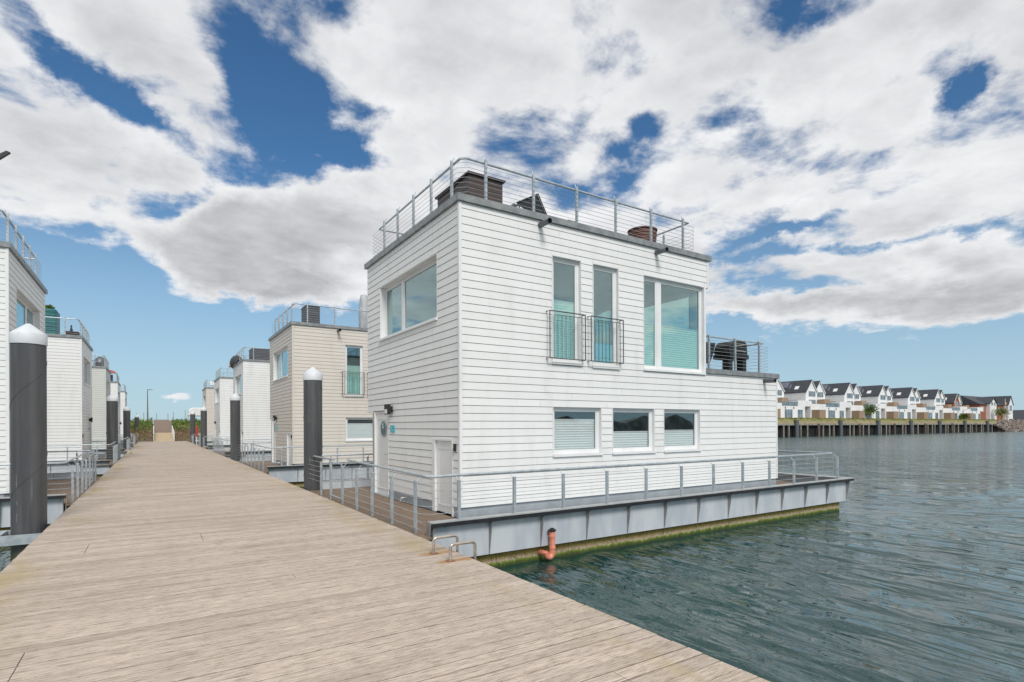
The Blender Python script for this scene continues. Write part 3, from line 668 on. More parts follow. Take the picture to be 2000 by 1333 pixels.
# ------------------------------------------------------------------ piles
CAPW = mat('white_pile_cap', (.60, .63, .66), (.70, .72, .73), 3, .5)
DRIP = mat('dried_droppings', (.30, .30, .30), (.16, .16, .16), 20, .8)
def pile(x, y, ztip, label, r=.24):
    t = thing('mooring_pile', label, 'mooring pile', (x, y, WZ), 'dark mooring piles with white conical caps')
    MB().lathe(x, y, [(r, -3.5), (r, ztip-.34)], 40).build('pile_sleeve', PILE, t, smooth=True)
    MB().lathe(x, y, [(r+.012, ztip-.365), (r+.014, ztip-.355), (r+.014, ztip-.19), (r+.002, ztip-.175), (.03, ztip-.004), (.004, ztip)], 40).build('pile_cap', CAPW, t, smooth=True)
    # helical seam of the sleeve
    pts = []
    for k in range(60): w = k*.22; pts.append((x+(r+.001)*math.cos(w), y+(r+.001)*math.sin(w), -.4+k*.055))
    MB().tube(pts, .006, 4).build('seam', PILE, t)
    for dx_, z0_, z1_ in ((-.10, .05, .22), (-.095, .34, .42), (-.10, .62, .86)):
        a_ = math.asin(dx_/r); MB().tube([(x+r*math.sin(a_-.15)+.0, y-r*math.cos(a_-.15)-.0015, z0_+k_*(z1_-z0_)/5) for k_ in range(6)], [.001, .003, .006, .003, .005, .001], 5).build('white_drip', DRIP, t)
    s = 1 if x > 0 else -1
    b = MB(); ex = XR if x > 0 else XL
    b.box(ex, x+s*.75, y-.36, y-.30, -.29, -.13); b.box(ex, x+s*.75, y+.30, y+.36, -.29, -.13); b.box(x+s*.33, x+s*.39, y-.299, y+.299, -.29, -.13)
    b.build('pile_collar', GALV, t)
for (x, y, z, l) in ((3.62, 15.5, 3.26, 'tall dark pile in front of the beige house, white conical cap'), (3.60, 32.3, 3.40, 'dark white-capped pile in front of the third house on the right'),
                     (3.60, 54, 3.40, 'thin distant dark pile beside the fourth house on the right'), (3.60, 70, 3.42, 'farthest dark pile on the right side of the pier'),
                     (-1.80, 12.5, 3.44, 'large dark pile at the left frame edge with white conical cap'), (-1.80, 35.5, 3.38, 'dark pile with white cap in front of the third left house'),
                     (-1.80, 54, 3.34, 'slim dark pile with white cap by the fourth left house'), (-1.80, 86, 3.30, 'small distant dark pile nearest the grassy bank on the left')):
    pile(x, y, z, l)

# ------------------------------------------------------------------ ladder handles, pipe
RUSTY = mat('rust_stain', (.26, .14, .07), (.20, .11, .06), 20, .9)
def handle(y, s, label):
    xf, xe = (3.04, 3.385) if s > 0 else (-1.19, -1.535)
    t = thing('ladder_handle', label, 'ladder handle', (xf, y, 0), 'bent steel ladder handles on the pier edge')
    d = 1 if s > 0 else -1; pts = [(xf, y, 0), (xf, y, .155)]
    for k in range(1, 6): a = k/5*math.pi/2; pts.append((xf+d*.045*(1-math.cos(a)), y, .155+.045*math.sin(a)))
    for k in range(0, 6): a = k/5*math.pi/2; pts.append((xe-d*.045+d*.045*math.sin(a), y, .155+.045*math.cos(a)))
    pts += [(xe, y, -.5)]
    MB().tube(pts, .019, 10).build('grab_bar', STAIN, t, smooth=True)
    MB().box(xf-.05, xf+.05, y-.05, y+.05, .0015, .007).build('foot_plate', RUSTY, t)
handle(6.58, 1, 'farther of the two beige steel ladder handles at the near pier edge'); handle(6.10, 1, 'nearer of the two beige steel ladder handles at the near pier edge')
handle(46.2, 1, 'distant steel ladder handle on the right pier edge'); handle(42.0, -1, 'distant steel ladder handle on the left pier edge')
t = thing('drain_pipe', 'orange plastic pipe with black hat sticking up beside the float', 'drain pipe', (5.86, 7.84, -.70))
px_, py_ = 5.91, 7.84
MB().lathe(px_, py_, [(.052, -.56), (.052, -.22)], 20).build('pipe', ORANGE, t, smooth=True)
for z in (-.50, -.30): MB().lathe(px_, py_, [(.059, z-.02), (.061, z), (.059, z+.02)], 20).build('pipe_ring', ORANGE, t, smooth=True)
pts = [(px_, py_, -.55)]+[(px_-.06+.06*math.cos(a), py_, -.60-.06*math.sin(a)) for a in [k/8*math.pi for k in range(9)]]+[(px_-.12, py_+.0, -.58)]
MB().tube(pts, .054, 14).build('pipe_bend', ORANGE, t, smooth=True)
MB().tube([(px_-.12, py_+.02, -.60), (px_-.13, py_+.20, -.60)], .05, 12).build('pipe', ORANGE, t, smooth=True)
MB().lathe(px_, py_, [(.05, -.22), (.075, -.20), (.078, -.195), (.05, -.175), (.022, -.155)], 20).build('pipe_hat', BLACK, t, smooth=True)

# ------------------------------------------------------------------ things on the roofs
def slat_box(x0, x1, y0, y1, z0, z1, n, m, name, label, cat, lid=.05):
    t = thing(name, label, cat, ((x0+x1)/2, (y0+y1)/2, z0)); h = (z1-.04-z0)/n
    MB().box(x0+.012, x1-.012, y0+.012, y1-.012, z0, z1-.045).build('inner_case', BLACK, t)
    for i in range(n):
        za, zb = z0+i*h+.004, z0+(i+1)*h-.004
        for q in ((x0, x1, y0, y0+.011), (x0, x1, y1-.011, y1), (x0, x0+.011, y0+.0115, y1-.0115), (x1-.011, x1, y0+.0115, y1-.0115)):
            MB().box(*q, za, zb).build('slat', m, t)
    MB().box(x0-lid, x1+lid, y0-lid, y1+lid, z1-.04, z1).build('lid', m, t); return t
ZD = 5.78
slat_box(5.61, 6.44, 10.3, 11.85, ZD, 7.02, 9, BROWN, 'storage_box', 'dark brown slatted storage box on the roof of the nearest white house', 'storage box')
t = thing('sun_lounger', 'black folding sun lounger with raised backrest behind the roof railing', 'sun lounger', (7.0, 10.1, ZD))
b = MB()
for y in (9.75, 10.35): b.tube([(6.55, y, 6.44), (7.12, y, 6.76), (7.45, y, 6.18), (8.6, y, 6.12)], .016, 6); b.tube([(7.4, y, 6.2), (7.4, y, ZD+.09)], .014, 6); b.tube([(8.45, y, 6.13), (8.45, y, ZD+.09)], .014, 6); b.tube([(6.62, y, 6.46), (6.7, y, ZD+.09)], .014, 6)
b.build('lounger_frame', BLACK, t)
MB().prism([(6.56, 9.77, 6.43), (7.12, 9.77, 6.755), (7.12, 9.77, 6.735), (6.56, 9.77, 6.41)], (0, .56, 0)).build('backrest', BLACK, t)
MB().prism([(7.12, 9.77, 6.75), (7.46, 9.77, 6.16), (6.62, 9.77, 6.42)], (0, .015, 0)).build('side_panel', BLACK, t)
MB().prism([(7.44, 9.77, 6.18), (8.6, 9.77, 6.12), (8.6, 9.77, 6.10), (7.44, 9.77, 6.16)], (0, .56, 0)).build('seat', BLACK, t)
MB().tube([(6.54, 9.74, 6.43), (6.54, 10.36, 6.43)], .03, 14).build('head_roll', WF_, t, smooth=True)
t.location = (6.88, 10.1, ZD-.09)
t = thing('rattan_tub', 'round red-brown rattan planter tub behind the roof railing', 'planter', (10.19, 9.95, ZD))
MB().lathe(10.38, 9.95, [(.30, ZD), (.33, ZD+.4), (.345, 6.52)], 28).build('tub', RATTAN, t, smooth=True)
for k in range(10): MB().lathe(10.38, 9.95, [(.30+.045*k/10+.008, ZD+.03+k*.068), (.302+.045*k/10+.016, ZD+.055+k*.068), (.304+.045*k/10+.008, ZD+.08+k*.068)], 28).build('rattan_band', RATTAN, t, smooth=True)
MB().lathe(10.38, 9.95, [(.35, 6.525), (.372, 6.535), (.372, 6.56), (.345, 6.57)], 28).build('tub_rim', RATTAN, t, smooth=True)
t = thing('wooden_stool', 'small brown object just showing above the roof edge between the railing posts', 'stool', (8.1, 10.0, ZD))
MB().box(7.95, 8.2, 9.9, 10.1, 6.31, 6.35).build('seat', RATTAN, t)
for x in (7.98, 8.14):
    for y in (9.93, 10.04): MB().box(x, x+.03, y, y+.03, ZD, 6.309).build('leg', RATTAN, t)
# terrace
ZT2 = 2.951
t = thing('barbecue_grill', 'black barbecue grill on a trolley behind the terrace railing', 'barbecue', (13.6, 9.75, ZT2))
b = MB(); pts = [(13.28, 9.52, 3.62), (13.30, 9.52, 3.84), (13.42, 9.52, 3.97), (13.90, 9.52, 4.02), (14.06, 9.52, 3.95), (14.10, 9.52, 3.62)]
b.prism(pts, (0, .5, 0)); b.build('grill_hood', BLACK, t, bevel=.01)
MB().box(13.26, 14.12, 9.50, 10.04, 3.50, 3.615).build('firebox', BLACK, t)
MB().tube([(13.45, 9.46, 3.83), (13.97, 9.46, 3.90)], .016, 8).build('hood_handle', STAIN, t, smooth=True)
MB().box(13.50, 13.95, 9.47, 9.498, 3.69, 3.72).build('control_strip', STAIN, t)
for x in (13.30, 13.92): MB().box(x, x+.16, 9.55, 9.75, ZT2+.05, 3.49).build('leg_panel', BLACK, t)
MB().box(13.05, 13.255, 9.55, 9.95, 3.66, 3.69).build('side_shelf', BLACK, t)
MB().box(13.47, 13.919, 9.56, 9.98, 3.08, 3.10).build('bottom_shelf', BLACK, t)
t = thing('garden_chair', 'black woven chair at the inner end of the terrace, back to the rail', 'chair', (12.3, 9.8, ZT2))
MB().prism([(12.06, 9.50, 3.85), (12.66, 9.50, 3.85), (12.56, 9.52, 3.5), (12.48, 9.55, 3.30), (12.15, 9.55, 3.30)], (0, .04, 0)).build('backrest', BLACK, t)
MB().box(12.10, 12.52, 9.60, 10.1, 3.33, 3.38).build('seat', BLACK, t)
for x in (12.12, 12.49):
    for y in (9.62, 10.05): MB().tube([(x, y, 3.329), (x+(.04 if x > 12.3 else -.03), y, ZT2)], .016, 6).build('leg', BLACK, t)
# beige house roof
slat_box(5.50, 6.05, 24.6, 25.6, ZD, 6.86, 8, DKSL, 'storage_box', 'dark grey slatted box on the roof of the beige house', 'storage box', .02)
GREYC = mat('weathered_cloth', (.55, .56, .56), (.38, .39, .40), 5, .85, 0, .6, stretch=(1, 1, .4))
t = thing('closed_parasol', 'closed pale grey parasol in its cover, rising behind the corner of the nearest house', 'parasol', (8.55, 26.2, ZD))
pr = [(.05, ZD), (.05, 6.1), (.16, 6.15), (.24, 6.5), (.25, 7.1), (.20, 7.7), (.15, 7.95), (.03, 8.02)]
MB().lathe(8.50, 26.2, pr, 18).build('parasol_cover', GREYC, t, smooth=True)
MB().box(8.25, 8.75, 25.95, 26.45, ZD+.001, ZD+.06).build('parasol_base', GREYC, t)
# third right house
slat_box(5.55, 6.9, 40.6, 42, ZD, 6.92, 9, DKSL, 'storage_box', 'dark slatted box on the white house left of the beige one', 'storage box', .02)
t = thing('rolled_cover', 'dark rolled cover with pale core on the roof edge of the third right house', 'rolled cover', (4.9, 42.9, 5.91))
pts = [(4.78, 40.6+k*.35, 5.93+.30*math.sin(k/9*math.pi)) for k in range(9)]
MB().tube(pts, [.16, .22, .26, .30, .32, .33, .33, .33, .30], 14).build('roll', BLACK, t, smooth=True)
MB().tube([(4.55, 43.2, 5.98), (4.42, 43.22, 5.96)], .17, 14).build('pale_core', GREYC, t, smooth=True)
# fifth right house : white chair
t = thing('roof_chair', 'small white chair on the roof of the farthest beige house', 'chair', (5.4, 68.5, ZD))
MB().box(5.2, 5.65, 68.3, 68.75, 6.2, 6.26).build('seat', WF_, t); MB().box(5.2, 5.65, 68.76, 68.80, 6.2, 6.7).build('backrest', WF_, t)
for x in (5.21, 5.60):
    for y in (68.31, 68.70): MB().box(x, x+.04, y, y+.04, ZD, 6.199).build('leg', WF_, t)
# left houses
t = thing('roof_cabinet', 'teal fabric-covered cabinet on the roof of the second left house', 'cabinet', (-4.2, 34.2, ZD))
MB().box(-4.95, -3.82, 33.5, 34.7, ZD, 7.22).build('cabinet_body', TEAL, t, bevel=.04)
for k in range(8): MB().box(-4.97, -3.80, 33.48, 33.4995, ZD+.1+k*.17, ZD+.13+k*.17).build('cover_fold', TEAL, t)
def leafy(name, m, pts, size, parent=None, kind=None, seed=1, flat=.5):
    rg = np.random.RandomState(seed); n = len(pts); pts = np.array(pts)
    a = rg.randn(n, 3); a /= np.linalg.norm(a, axis=1)[:, None]; bq = np.cross(a, rg.randn(n, 3)); bq /= np.linalg.norm(bq, axis=1)[:, None]
    s = (size*(.6+.8*rg.rand(n)))[:, None]
    v = np.stack([pts-a*s, pts+bq*s*flat, pts+a*s, pts-bq*s*flat], 1).reshape(-1, 3)
    me = D.meshes.new(name); me.from_pydata(v.tolist(), [], [(4*i, 4*i+1, 4*i+2, 4*i+3) for i in range(n)]); me.materials.append(m)
    o = D.objects.new(name, me); COL.objects.link(o)
    if parent: o.parent = parent; o.location = -ORG[parent.name]
    if kind: o['kind'] = kind
    return o
LEAF = mat('green_leaves', (.14, .20, .03), (.06, .11, .018), .8, .7); LEAF2 = mat('yellow_green_grass', (.32, .30, .07), (.19, .20, .045), 1.2, .8); REED = mat('dry_brown_brush', (.34, .22, .13), (.17, .11, .07), 2, .9)
rg = np.random.RandomState(2)
t = thing('potted_plant', 'small green plant standing on top of the teal cabinet', 'plant', (-4.4, 34.0, 7.22))
MB().lathe(-4.4, 34.0, [(.10, 7.221), (.13, 7.33)], 12).build('pot', RATTAN, t)
leafy('foliage', LEAF, np.array([-4.4, 34.0, 7.42])+np.clip(rg.randn(220, 3), -1.3, 1.3)*[.30, .25, .06]-[0, 0, .08], .07, t)
slat_box(-3.45, -2.95, 33.0, 33.9, 5.915, 6.16, 2, BROWN, 'planter_box', 'low dark planter box at the roof corner of the second left house', 'planter', .01)
t = thing('garden_ornament', 'small dark statuette on the low planter box', 'ornament', (-3.25, 33.3, 6.165))
MB().lathe(-3.25, 33.3, [(.05, 6.165), (.06, 6.28), (.03, 6.36), (.04, 6.45), (.015, 6.50)], 12).build('figurine', BLACK, t, smooth=True)
t = thing('parasol_arm', 'dark leaning parasol arm above the railing of the nearest left house', 'parasol', (-3.7, 18.2, ZD))
MB().tube([(-3.75, 18.2, ZD), (-3.72, 18.2, 7.6), (-3.05, 18.1, 8.35)], .03, 8).build('arm', BLACK, t); MB().prism([(-3.5, 18.05, 8.0), (-3.0, 18.05, 8.42), (-2.93, 18.05, 8.40), (-3.4, 18.05, 7.9)], (0, .1, 0)).build('arm_head', BLACK, t)
t = thing('folded_awning', 'dark slanting pole and small box on the third left roof', 'awning', (-3.3, 48.6, ZD))
MB().tube([(-3.75, 48.5, 6.2), (-3.10, 48.5, 6.62)], .03, 6).build('pole', DKM, t); MB().box(-3.5, -3.1, 48.8, 49.3, ZD, 6.25).build('box', DKSL, t)
MB().tube([(-3.72, 48.5, ZD), (-3.72, 48.5, 6.25)], .03, 6).build('pole', DKM, t)
RED = mat('red_cloth', (.45, .06, .05), (.34, .05, .04), 4, .8); BLUE = mat('blue_cloth', (.05, .10, .22), (.04, .07, .15), 4, .8)
t = thing('roof_parasol', 'small red parasol over blue chairs on the fourth left roof', 'parasol', (-3.5, 64.2, ZD))
MB().lathe(-3.6, 64.2, [(.75, 6.75), (.5, 6.95), (.05, 7.1)], 16).build('canopy', RED, t, smooth=True); MB().tube([(-3.6, 64.2, ZD), (-3.6, 64.2, 6.8)], .03, 6).build('parasol_pole', DKM, t)
t = thing('blue_lounge', 'blue cushioned seat on the fourth left roof', 'seat', (-3.5, 63.8, ZD))
MB().box(-4.1, -3.2, 63.5, 64.1, ZD, 6.15).build('seat', BLUE, t, bevel=.03); MB().box(-4.1, -3.2, 64.11, 64.25, ZD, 6.6).build('backrest', BLUE, t, bevel=.03)
t = thing('covered_barbecue', 'dark domed cover on the roof behind the third left house', 'barbecue', (-3.3, 51.6, ZD))
MB().lathe(-3.35, 51.8, [(.42, ZD), (.42, 6.45), (.33, 6.8), (.1, 6.98)], 18).build('cover', DKM, t, smooth=True)

# ------------------------------------------------------------------ ramp, bank vegetation, lamp post
RAMPY = mat('sand_coloured_deck', (.50, .39, .24), (.42, .33, .20), 3, .85); RAMPB = mat('brown_path', (.24, .17, .125), (.18, .13, .10), 3, .9)
t = thing('ramp', None, None, (1.05, 80, .3), kind='structure')
MB().prism([(.05, 76.45, .0), (.05, 86, .93), (.05, 86, .78), (.05, 76.45, -.15)], (2.0, 0, 0)).build('ramp_deck', RAMPY, t)
p = MB().prism([(.0, 86.01, .935), (.0, 97, 2.62), (.0, 112, 2.95), (.0, 112, 2.3), (.0, 86.01, .5)], (2.15, 0, 0)).build('path', RAMPB); p['kind'] = 'structure'
for i, (x0, lab) in enumerate(((.0, 'white railing on the left side of the ramp'), (2.05, 'white railing on the right side of the ramp'))):
    t = thing('ramp_railing', lab, 'railing', (x0, 80, .5), 'white ramp railings')
    for k in range(8): y = 76.6+k*1.35; z = .93*(y-76.45)/9.55; MB().box(x0-.03, x0+.03, y-.03, y+.03, z, z+.95).build('post', WF_, t)
    MB().prism([(x0-.04, 76.5, .93), (x0-.04, 86.1, 1.86), (x0-.04, 86.1, 1.78), (x0-.04, 76.5, .85)], (.08, 0, 0)).build('handrail', WF_, t)
    for dz in (.2, .45): MB().prism([(x0-.015, 76.5, dz+.03), (x0-.015, 86.1, dz+.96), (x0-.015, 86.1, dz+.92), (x0-.015, 76.5, dz-.01)], (.03, 0, 0)).build('rail', WF_, t)
def hz(x, y):
    s = y-(88. if x < -2.3 else 75.6); return np.interp(s, [0, .8, 3, 12, 22, 26, 60], [-1.6, -.5, .3, 1.5, 2.45, 2.6, 2.55])
def scatter(n, x0, x1, s0, s1, dz, seed, thr=None):
    rg = np.random.RandomState(seed); out = []
    while len(out) < n:
        x = rg.uniform(x0, x1); s = rg.uniform(s0, s1)
        if -.15 < x < 2.25: continue
        y = (88. if x < -2.3 else 75.6)+s
        if thr and math.sin(x*2.1+1)*math.sin(s*.7+x*.5)+rg.uniform(-.5, .5) < thr: continue
        out.append((x, y, hz(x, y)+rg.uniform(0, dz)*rg.rand()))
    return out
o = leafy('shrubs', LEAF, scatter(9000, -9, 7, 7, 22, .75, 3, -.1), .13, kind='stuff', seed=4); o['label'] = 'low green shrubs on the bank at the end of the pier'
o = leafy('dune_grass', LEAF2, scatter(9000, -9, 8, 8, 26, .45, 5), .14, kind='stuff', seed=5, flat=.12); o['label'] = 'yellow-green dune grass on the bank'
o = leafy('dry_brush', REED, scatter(8000, -8, 7, 1.2, 8, .95, 6), .15, kind='stuff', seed=6, flat=.14); o['label'] = 'dry brown brush and stones along the waterline'
LAMPM = mat('lamp_post_grey', (.14, .15, .16), (.18, .19, .2), 3, .5)
t = thing('street_lamp', 'tall thin grey lamp post on the bank left of the ramp', 'street lamp', (-.75, 100, 2.4))
MB().tube([(-.75, 100, 2.3), (-.75, 100, 4.2), (-.75, 100, 7.3)], [.13, .09, .05], 8).build('lamp_pole', LAMPM, t); MB().box(-.80, -.1, 99.9, 100.1, 7.28, 7.36).build('lamp_head', LAMPM, t)
for i, (x, y, h) in enumerate(((.6, 150, 2.2), (2.6, 140, 2.0), (3.9, 152, 2.6), (6.2, 150, 3.0), (-1.6, 130, 1.9), (8.4, 160, 2.4), (-3.2, 150, 2.2))):
    o = MB().tube([(x, y, 2.4), (x, y, 2.6+h)], .05, 5).build('mast', LAMPM); tag(o, ('thin mast just right of the left ramp railing', 'second thin mast above the ramp', 'thin mast above the right ramp railing', 'thin mast above the shrubs right of the ramp', 'thin mast right beside the lamp post', 'rightmost thin mast, near the white tent', 'leftmost thin mast, near the far left pile')[i], 'mast', 'thin distant masts behind the bank')
t = thing('caravan', 'small white caravan behind the left bank', 'caravan', (-5.2, 112, 2.5))
MB().box(-6.4, -3.9, 111, 113, 2.75, 4.3).build('caravan_body', WF_, t, bevel=.1); MB().box(-5.9, -5.0, 110.98, 110.999, 3.4, 3.9).build('caravan_window', BLACK, t)
MB().lathe(-5.0, 111.2, [(.28, 2.5), (.28, 2.78)], 12).build('wheel', BLACK, t)
t = thing('white_tent', 'small white tent roof behind the far piles on the right', 'tent', (5.6, 96, 2.5))
MB().prism([(4.3, 95, 3.3), (4.4, 95, 4.2), (4.8, 95, 4.55), (7.2, 95, 4.5), (7.2, 95, 3.3)], (0, 2.5, 0)).build('canvas', WF_, t, bevel=.08)
for x in (4.4, 7.1):
    for y in (95.1, 97.3): MB().box(x, x+.05, y, y+.05, 2.3, 3.3).build('tent_pole', WF_, t)
t = thing('lifebuoy_stand', 'red lifebuoy board on a white post between the far right piles', 'lifebuoy', (3.5, 62, 0))
MB().box(3.42, 3.62, 62, 62.06, .75, 1.75).build('board', RED, t, bevel=.02); MB().box(3.49, 3.55, 62.062, 62.12, -.35, 1.1).build('stand_post', WF_, t)

# ------------------------------------------------------------------ far quay
QX0, QX1, QY = 92, 226, 64.6
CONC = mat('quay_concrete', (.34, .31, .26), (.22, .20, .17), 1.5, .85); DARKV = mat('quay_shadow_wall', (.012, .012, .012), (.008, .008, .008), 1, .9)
RUST = mat('rusted_pile', (.16, .11, .09), (.09, .07, .06), 1.5, .8); SEA = mat('grass_edge', (.34, .31, .14), (.20, .21, .08), .8, .9); STONE = mat('ochre_stone_edge', (.42, .34, .18), (.28, .23, .14), 1.2, .9)
q = MB().box(QX0, QX1, QY+.4, QY+400, -.6, 2.85).build('quay_ground', CONC); q['kind'] = 'structure'
t = thing('quay_wall', 'long timber and concrete quay wall on dark piles across the water', 'quay wall', (150, QY, WZ))
MB().box(QX0, QX1, QY+.25, QY+.395, -1.5, 1.5).build('back_wall', DARKV, t)  # near-black colour paints the shade of the voids between the piles
MB().box(QX0, QX1, QY-.5, QY+.39, 1.55, 1.95).build('cap_beam', CONC, t); MB().box(QX0, QX1, QY-.35, QY+.39, 1.951, 2.45).build('stone_edge', STONE, t); MB().box(QX0, QX1, QY-.15, QY+.39, 2.451, 2.86).build('grass_strip', SEA, t)
x = 93.5; k = 0
while x < QX1:
    big = k % 4 == 0; mid = k % 4 == 2
    r_ = .42 if big else (.28 if mid else .16)
    m = DKM if big else (RUST if mid else CONC)
    MB().lathe(x, QY-.55 if not big else QY-.75, [(r_, -2), (r_, 2.7 if big else (1.9 if mid else 1.55))], 12).build('quay_pile', m, t, smooth=True)
    x += 4.38; k += 1
    if k % 3: MB().box(x-2.3, x-2.05, QY-.45, QY-.2, -1.5, 1.55).build('quay_post', CONC, t)
leafy('quay_grass', LEAF2, [(random.uniform(QX0, QX1), QY+random.uniform(-.2, .6), 2.85+random.random()*.25) for _ in range(5000)], .16, kind='stuff', seed=9)['label'] = 'grass tufts along the far quay edge'
# gabled pairs
def gable(mb, x0, x1, y0, y1, z0, ze, zr): mb.prism([(x0, y0, z0), (x1, y0, z0), (x1, y0, ze), ((x0+x1)/2, y0, zr), (x0, y0, ze)], (0, y1-y0, 0))
def win(t, x0, x1, y, z0, z1, n=2, m=None):
    f = MB().box(x0-.06, x1+.06, y-.06, y-.002, z0-.06, z1+.06).build('window', WF_, t); w = (x1-x0)/n
    for k in range(n): MB().box(x0+k*w+.04, x0+(k+1)*w-.04, y-.075, y-.061, z0, z1).build('pane', FARG, f)
FARG = mat('far_glass', (.10, .14, .16), (.20, .25, .27), .8, .12)
def pair(xa, label, wallm, dy=0, low=0, wm=5.05, depth=10.5, nskyl=True, brick_front=False):
    y0 = 72+dy; zr, ze = 12.15-low, 9.35-low; t = thing('gabled_house', label, 'house', (xa+wm, y0, 2.85), 'gabled houses on the far quay')
    for k in range(2):
        a = xa+k*wm; b = MB(); gable(b, a, a+wm, y0+.8*k, y0+depth, 2.86, ze, zr); b.build('wall', wallm if not brick_front or k == 0 else REND, t)
        for s in (0, 1):
            xe = a-.12 if s == 0 else a+wm+.12; xm = a+wm/2
            zz = ze-.12*(zr-ze)/(wm/2)
            if (s == 1 and k == 0): xe = a+wm; zz = ze+.0
            if (s == 0 and k == 1): xe = a; zz = ze
            MB().prism([(xe, y0-.18+.8*k, zz+.02), (xm, y0-.18+.8*k, zr+.02), (xm, y0-.18+.8*k, zr+.22), (xe, y0-.18+.8*k, zz+.22)], (0, depth+.3-.8*k, 0)).build('roof', ROOFT, t)
        MB().prism([(a-.1, y0-.2+.8*k, ze-.1), (a+wm/2, y0-.2+.8*k, zr), (a+wm/2, y0-.2+.8*k, zr-.25), (a+.15, y0-.2+.8*k, ze-.15)], (0, .018, 0)).build('verge_board', WF_, t)
        MB().prism([(a+wm+.1, y0-.2+.8*k, ze-.1), (a+wm/2, y0-.2+.8*k, zr), (a+wm/2, y0-.2+.8*k, zr-.25), (a+wm-.15, y0-.2+.8*k, ze-.15)], (0, .018, 0)).build('verge_board', WF_, t)
        win(t, a+1.2, a+wm-.9, y0+.8*k, 8.4-low, 9.6-low, 3); win(t, a+1.2, a+wm-.8, y0+.8*k, 6.0-low*.5, 7.6-low*.5, 4)
    # side wall window, skylight, solar panel on the left slope
    f = MB().box(xa-.05, xa-.002, y0+2.0, y0+4.2, 5.9, 7.7).build('window', WF_, t); MB().box(xa-.065, xa-.051, y0+2.1, y0+4.1, 6.0, 7.6).build('pane', FARG, f)
    sl = (zr-ze)/(wm/2)
    def onroof(u0, u1, v0, v1, m, nm):
        z = lambda u: ze+u*sl+.24
        MB().prism([(xa+u0, v0, z(u0)), (xa+u1, v0, z(u1)), (xa+u1, v0, z(u1)+.06), (xa+u0, v0, z(u0)+.06)], (0, v1-v0, 0)).build(nm, m, t)
    onroof(.5, 1.15, y0+2.1, y0+3.1, WF_, 'skylight')
    onroof(1.0, 2.2, y0+5.0, y0+8.2, SOLAR, 'solar_panel'); onroof(.8, 1.6, y0+4.2, y0+4.6, LAMPM, 'flue')
    # front terraces
    MB().box(xa-5.0, xa+2*wm+.3, y0-3.9, y0-.21, 2.86, 5.75).build('terrace_block', wallm if not brick_front else REND, t)
    MB().box(xa-5.0, xa+1.5, y0-3.9, y0-3.72, 5.752, 6.35).build('parapet', REND, t)
    MB().box(xa+wm+2.6, xa+2*wm+3.0, y0-3.9, y0-.3, 5.752, 7.05).build('parapet_block', REND, t)
    MB().box(xa+1.52, xa+wm+2.5, y0-3.85, y0-3.82, 5.752, 6.7).build('glass_balustrade', FARG, t)
    MB().box(xa+wm-.3, xa+wm+2.2, y0-1.9, y0-.25, 5.752, 7.7).build('timber_screen', WOOD2, t)
    MB().box(xa-4.6, xa-2.0, y0-5.7, y0-3.92, 2.86, 5.0).build('timber_shed', WOOD2, t)
    for (u0, u1, n) in ((-1.4, .7, 1), (2.4, 5.4, 3), (7.4, 9.4, 2)): win(t, xa+u0, xa+u1, y0-3.9, 3.05, 5.0, n)
    for u in (2.6, 5.8): MB().box(xa+u, xa+u+.25, y0-3.95, y0-3.905, 5.1, 5.6).build('wall_light', BLACK, t)
    return t
SOLAR = mat('solar_panel', (.10, .11, .15), (.14, .15, .19), 1, .2)
nm = ['white gabled house pair directly beside the corner of the large floating house', 'second white gabled pair from the left on the far quay', 'third white gabled pair from the left on the far quay', 'fourth white gabled pair from the left on the far quay', 'fifth white gabled pair from the left on the far quay', 'last white gabled pair, next to the red brick houses']
for i in range(6): pair(128.8+17.45*(i-1), nm[i], REND, dy=-.12*i)
pair(213.0, 'narrow red brick gabled pair between the white row and the long red house', BRICK, low=.9, wm=4.4, brick_front=True, dy=-.6)
# long red house
t = thing('brick_house', 'long red brick house with dark roof and white dormer at the end of the quay', 'house', (240, 70, 2.85))
MB().box(230, 256, 70, 80, 2.86, 8.2).build('wall', BRICK, t)
MB().prism([(229.6, 69.6, 8.2), (229.6, 75, 11.4), (229.6, 80.4, 8.2)], (24, 0, 0)).build('roof', ROOFT, t)
b = MB(); gable(b, 235.5, 241.5, 68.9, 74, 2.86, 8.6, 10.4); b.build('dormer', REND, t)
for s in (0, 1):
    xe = 235.2 if s == 0 else 241.8; MB().prism([(xe, 68.6, 8.5), (238.5, 68.6, 10.5), (238.5, 68.6, 10.7), (xe, 68.6, 8.7)], (0, 6, 0)).build('dormer_roof', ROOFT, t)
win(t, 236.6, 238.0, 68.9, 8.0, 9.0, 1); win(t, 239.0, 240.4, 68.9, 8.0, 9.0, 1)
for k in range(5): win(t, 231+k*1.0 if k < 3 else 243+(k-3)*4, 231.7+k*1.0 if k < 3 else 244.6+(k-3)*4, 70, 5.9, 7.4, 1)
b = MB(); gable(b, 251.5, 256, 68.5, 79, 2.86, 8.4, 11.3); b.build('end_gable', REND, t); win(t, 252.6, 254.9, 68.5, 6.3, 8.2, 2)
for s in (0, 1):
    xe = 251.2 if s == 0 else 256.3; MB().prism([(xe, 68.3, 8.2), (253.75, 68.3, 11.4), (253.75, 68.3, 11.6), (xe, 68.3, 8.4)], (0, 11, 0)).build('gable_roof', ROOFT, t)
o = MB().prism([(270, 70, 2.5), (300, 70, 2.5), (300, 70, 7), (278, 70, 7), (271.5, 70, 3)], (0, 20, 0)).build('low_building', ROOFT); tag(o, 'low grey-roofed building at the right frame edge', 'building')
t = thing('flagpole', 'white flagpole with a small yellow and red flag before the red house', 'flagpole', (243, 67, 2.85))
MB().tube([(243, 67, 2.86), (243, 67, 10.2)], .07, 6).build('pole', WF_, t)
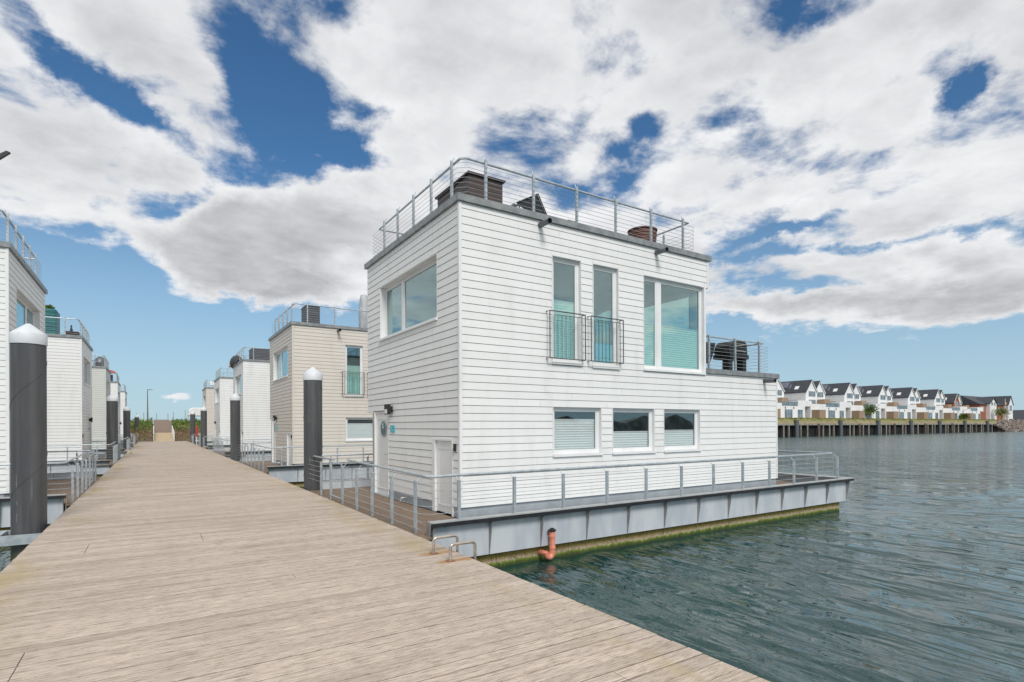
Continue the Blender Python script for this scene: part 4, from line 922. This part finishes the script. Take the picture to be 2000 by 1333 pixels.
FLAG = mat('orange_flag', (.75, .30, .04), (.65, .22, .03), 2, .7); MB().prism([(243.1, 67, 9.1), (244.9, 67.1, 8.9), (245.0, 67.1, 8.2), (243.1, 67, 8.4)], (0, .02, 0)).build('flag', FLAG, t)
# rocks at the end of the quay
ROCK = mat('rock', (.30, .25, .22), (.18, .15, .13), 1.5, .9); rg = random.Random(8)
q = MB().prism([(225, 60, -1.6), (225, 78, -1.6), (225, 78, 2.8), (225, 66, 2.8)], (90, 0, 0)).build('embankment', ROCK); q['kind'] = 'structure'
b = MB()
for k in range(420):
    x = rg.uniform(224, 262); u = rg.random(); y = 60.2+6*u; z = -1.2+4*u; s = rg.uniform(.3, .75)
    n0 = len(b.v); b.box(x-s, x+s, y-s*.8, y+s*.8, z-s*.6, z+s*.6)
    for i in range(n0, n0+8): v = b.v[i]; b.v[i] = (v[0]+rg.uniform(-.3, .3)*s, v[1]+rg.uniform(-.3, .3)*s, v[2]+rg.uniform(-.35, .35)*s)
o = b.build('riprap', ROCK, kind='stuff'); o['label'] = 'heap of rough boulders at the end of the far quay'
# trees on the quay
def tree(x, y, z, h, r, label, seed):
    t = thing('small_tree', label, 'tree', (x, y, z), 'small trees on the far quay'); rg = np.random.RandomState(seed)
    MB().tube([(x, y, z), (x+.05, y, z+h*.5), (x, y, z+h*.8)], [.12, .08, .03], 6).build('trunk', PWD, t)
    p = rg.randn(700, 3)*[r*.42, r*.42, h*.17]+[x, y, z+h*.66]; leafy('crown', LEAF, p, .2, t, seed=seed)
tree(148.8, 67.0, 2.86, 3.6, 1.6, 'small loose green tree on the quay before the second pair', 1); tree(237.5, 66.5, 2.86, 4.2, 2.2, 'round green tree beside the flagpole', 2); tree(206, 66.6, 2.86, 1.8, 1.3, 'low bush on the quay before the last white pair', 3)

# ------------------------------------------------------------------ far shore behind the camera (seen in the lower windows)
SHORE = mat('far_shore', (.16, .17, .16), (.32, .32, .31), .35, .9, contrast=(.45, .55))
n = 700; sx_ = np.linspace(-260, 420, n); rg = np.random.RandomState(11)
blk = (np.floor(sx_/34) % 3 < 2)*1.; tri = 1-np.abs((sx_/8.5) % 2-1)
hgt = .5+rg.rand(n)*.35+blk*(1.9+2.3*tri)*(.75+.5*np.sin(sx_*.05)**2)
b = MB(); b.v = [(x, -118, -1.5) for x in sx_]+[(x, -120, h) for x, h in zip(sx_, hgt)]+[(x, -160, -1.5) for x in sx_]
b.f = [(i, i+1, n+i+1, n+i) for i in range(n-1)]+[(n+i, n+i+1, 2*n+i+1, 2*n+i) for i in range(n-1)]
q = b.build('far_shore', SHORE); q['kind'] = 'structure'
print('objects', len(D.objects), 'tris', sum(len(m.polygons) for m in D.meshes)*2)
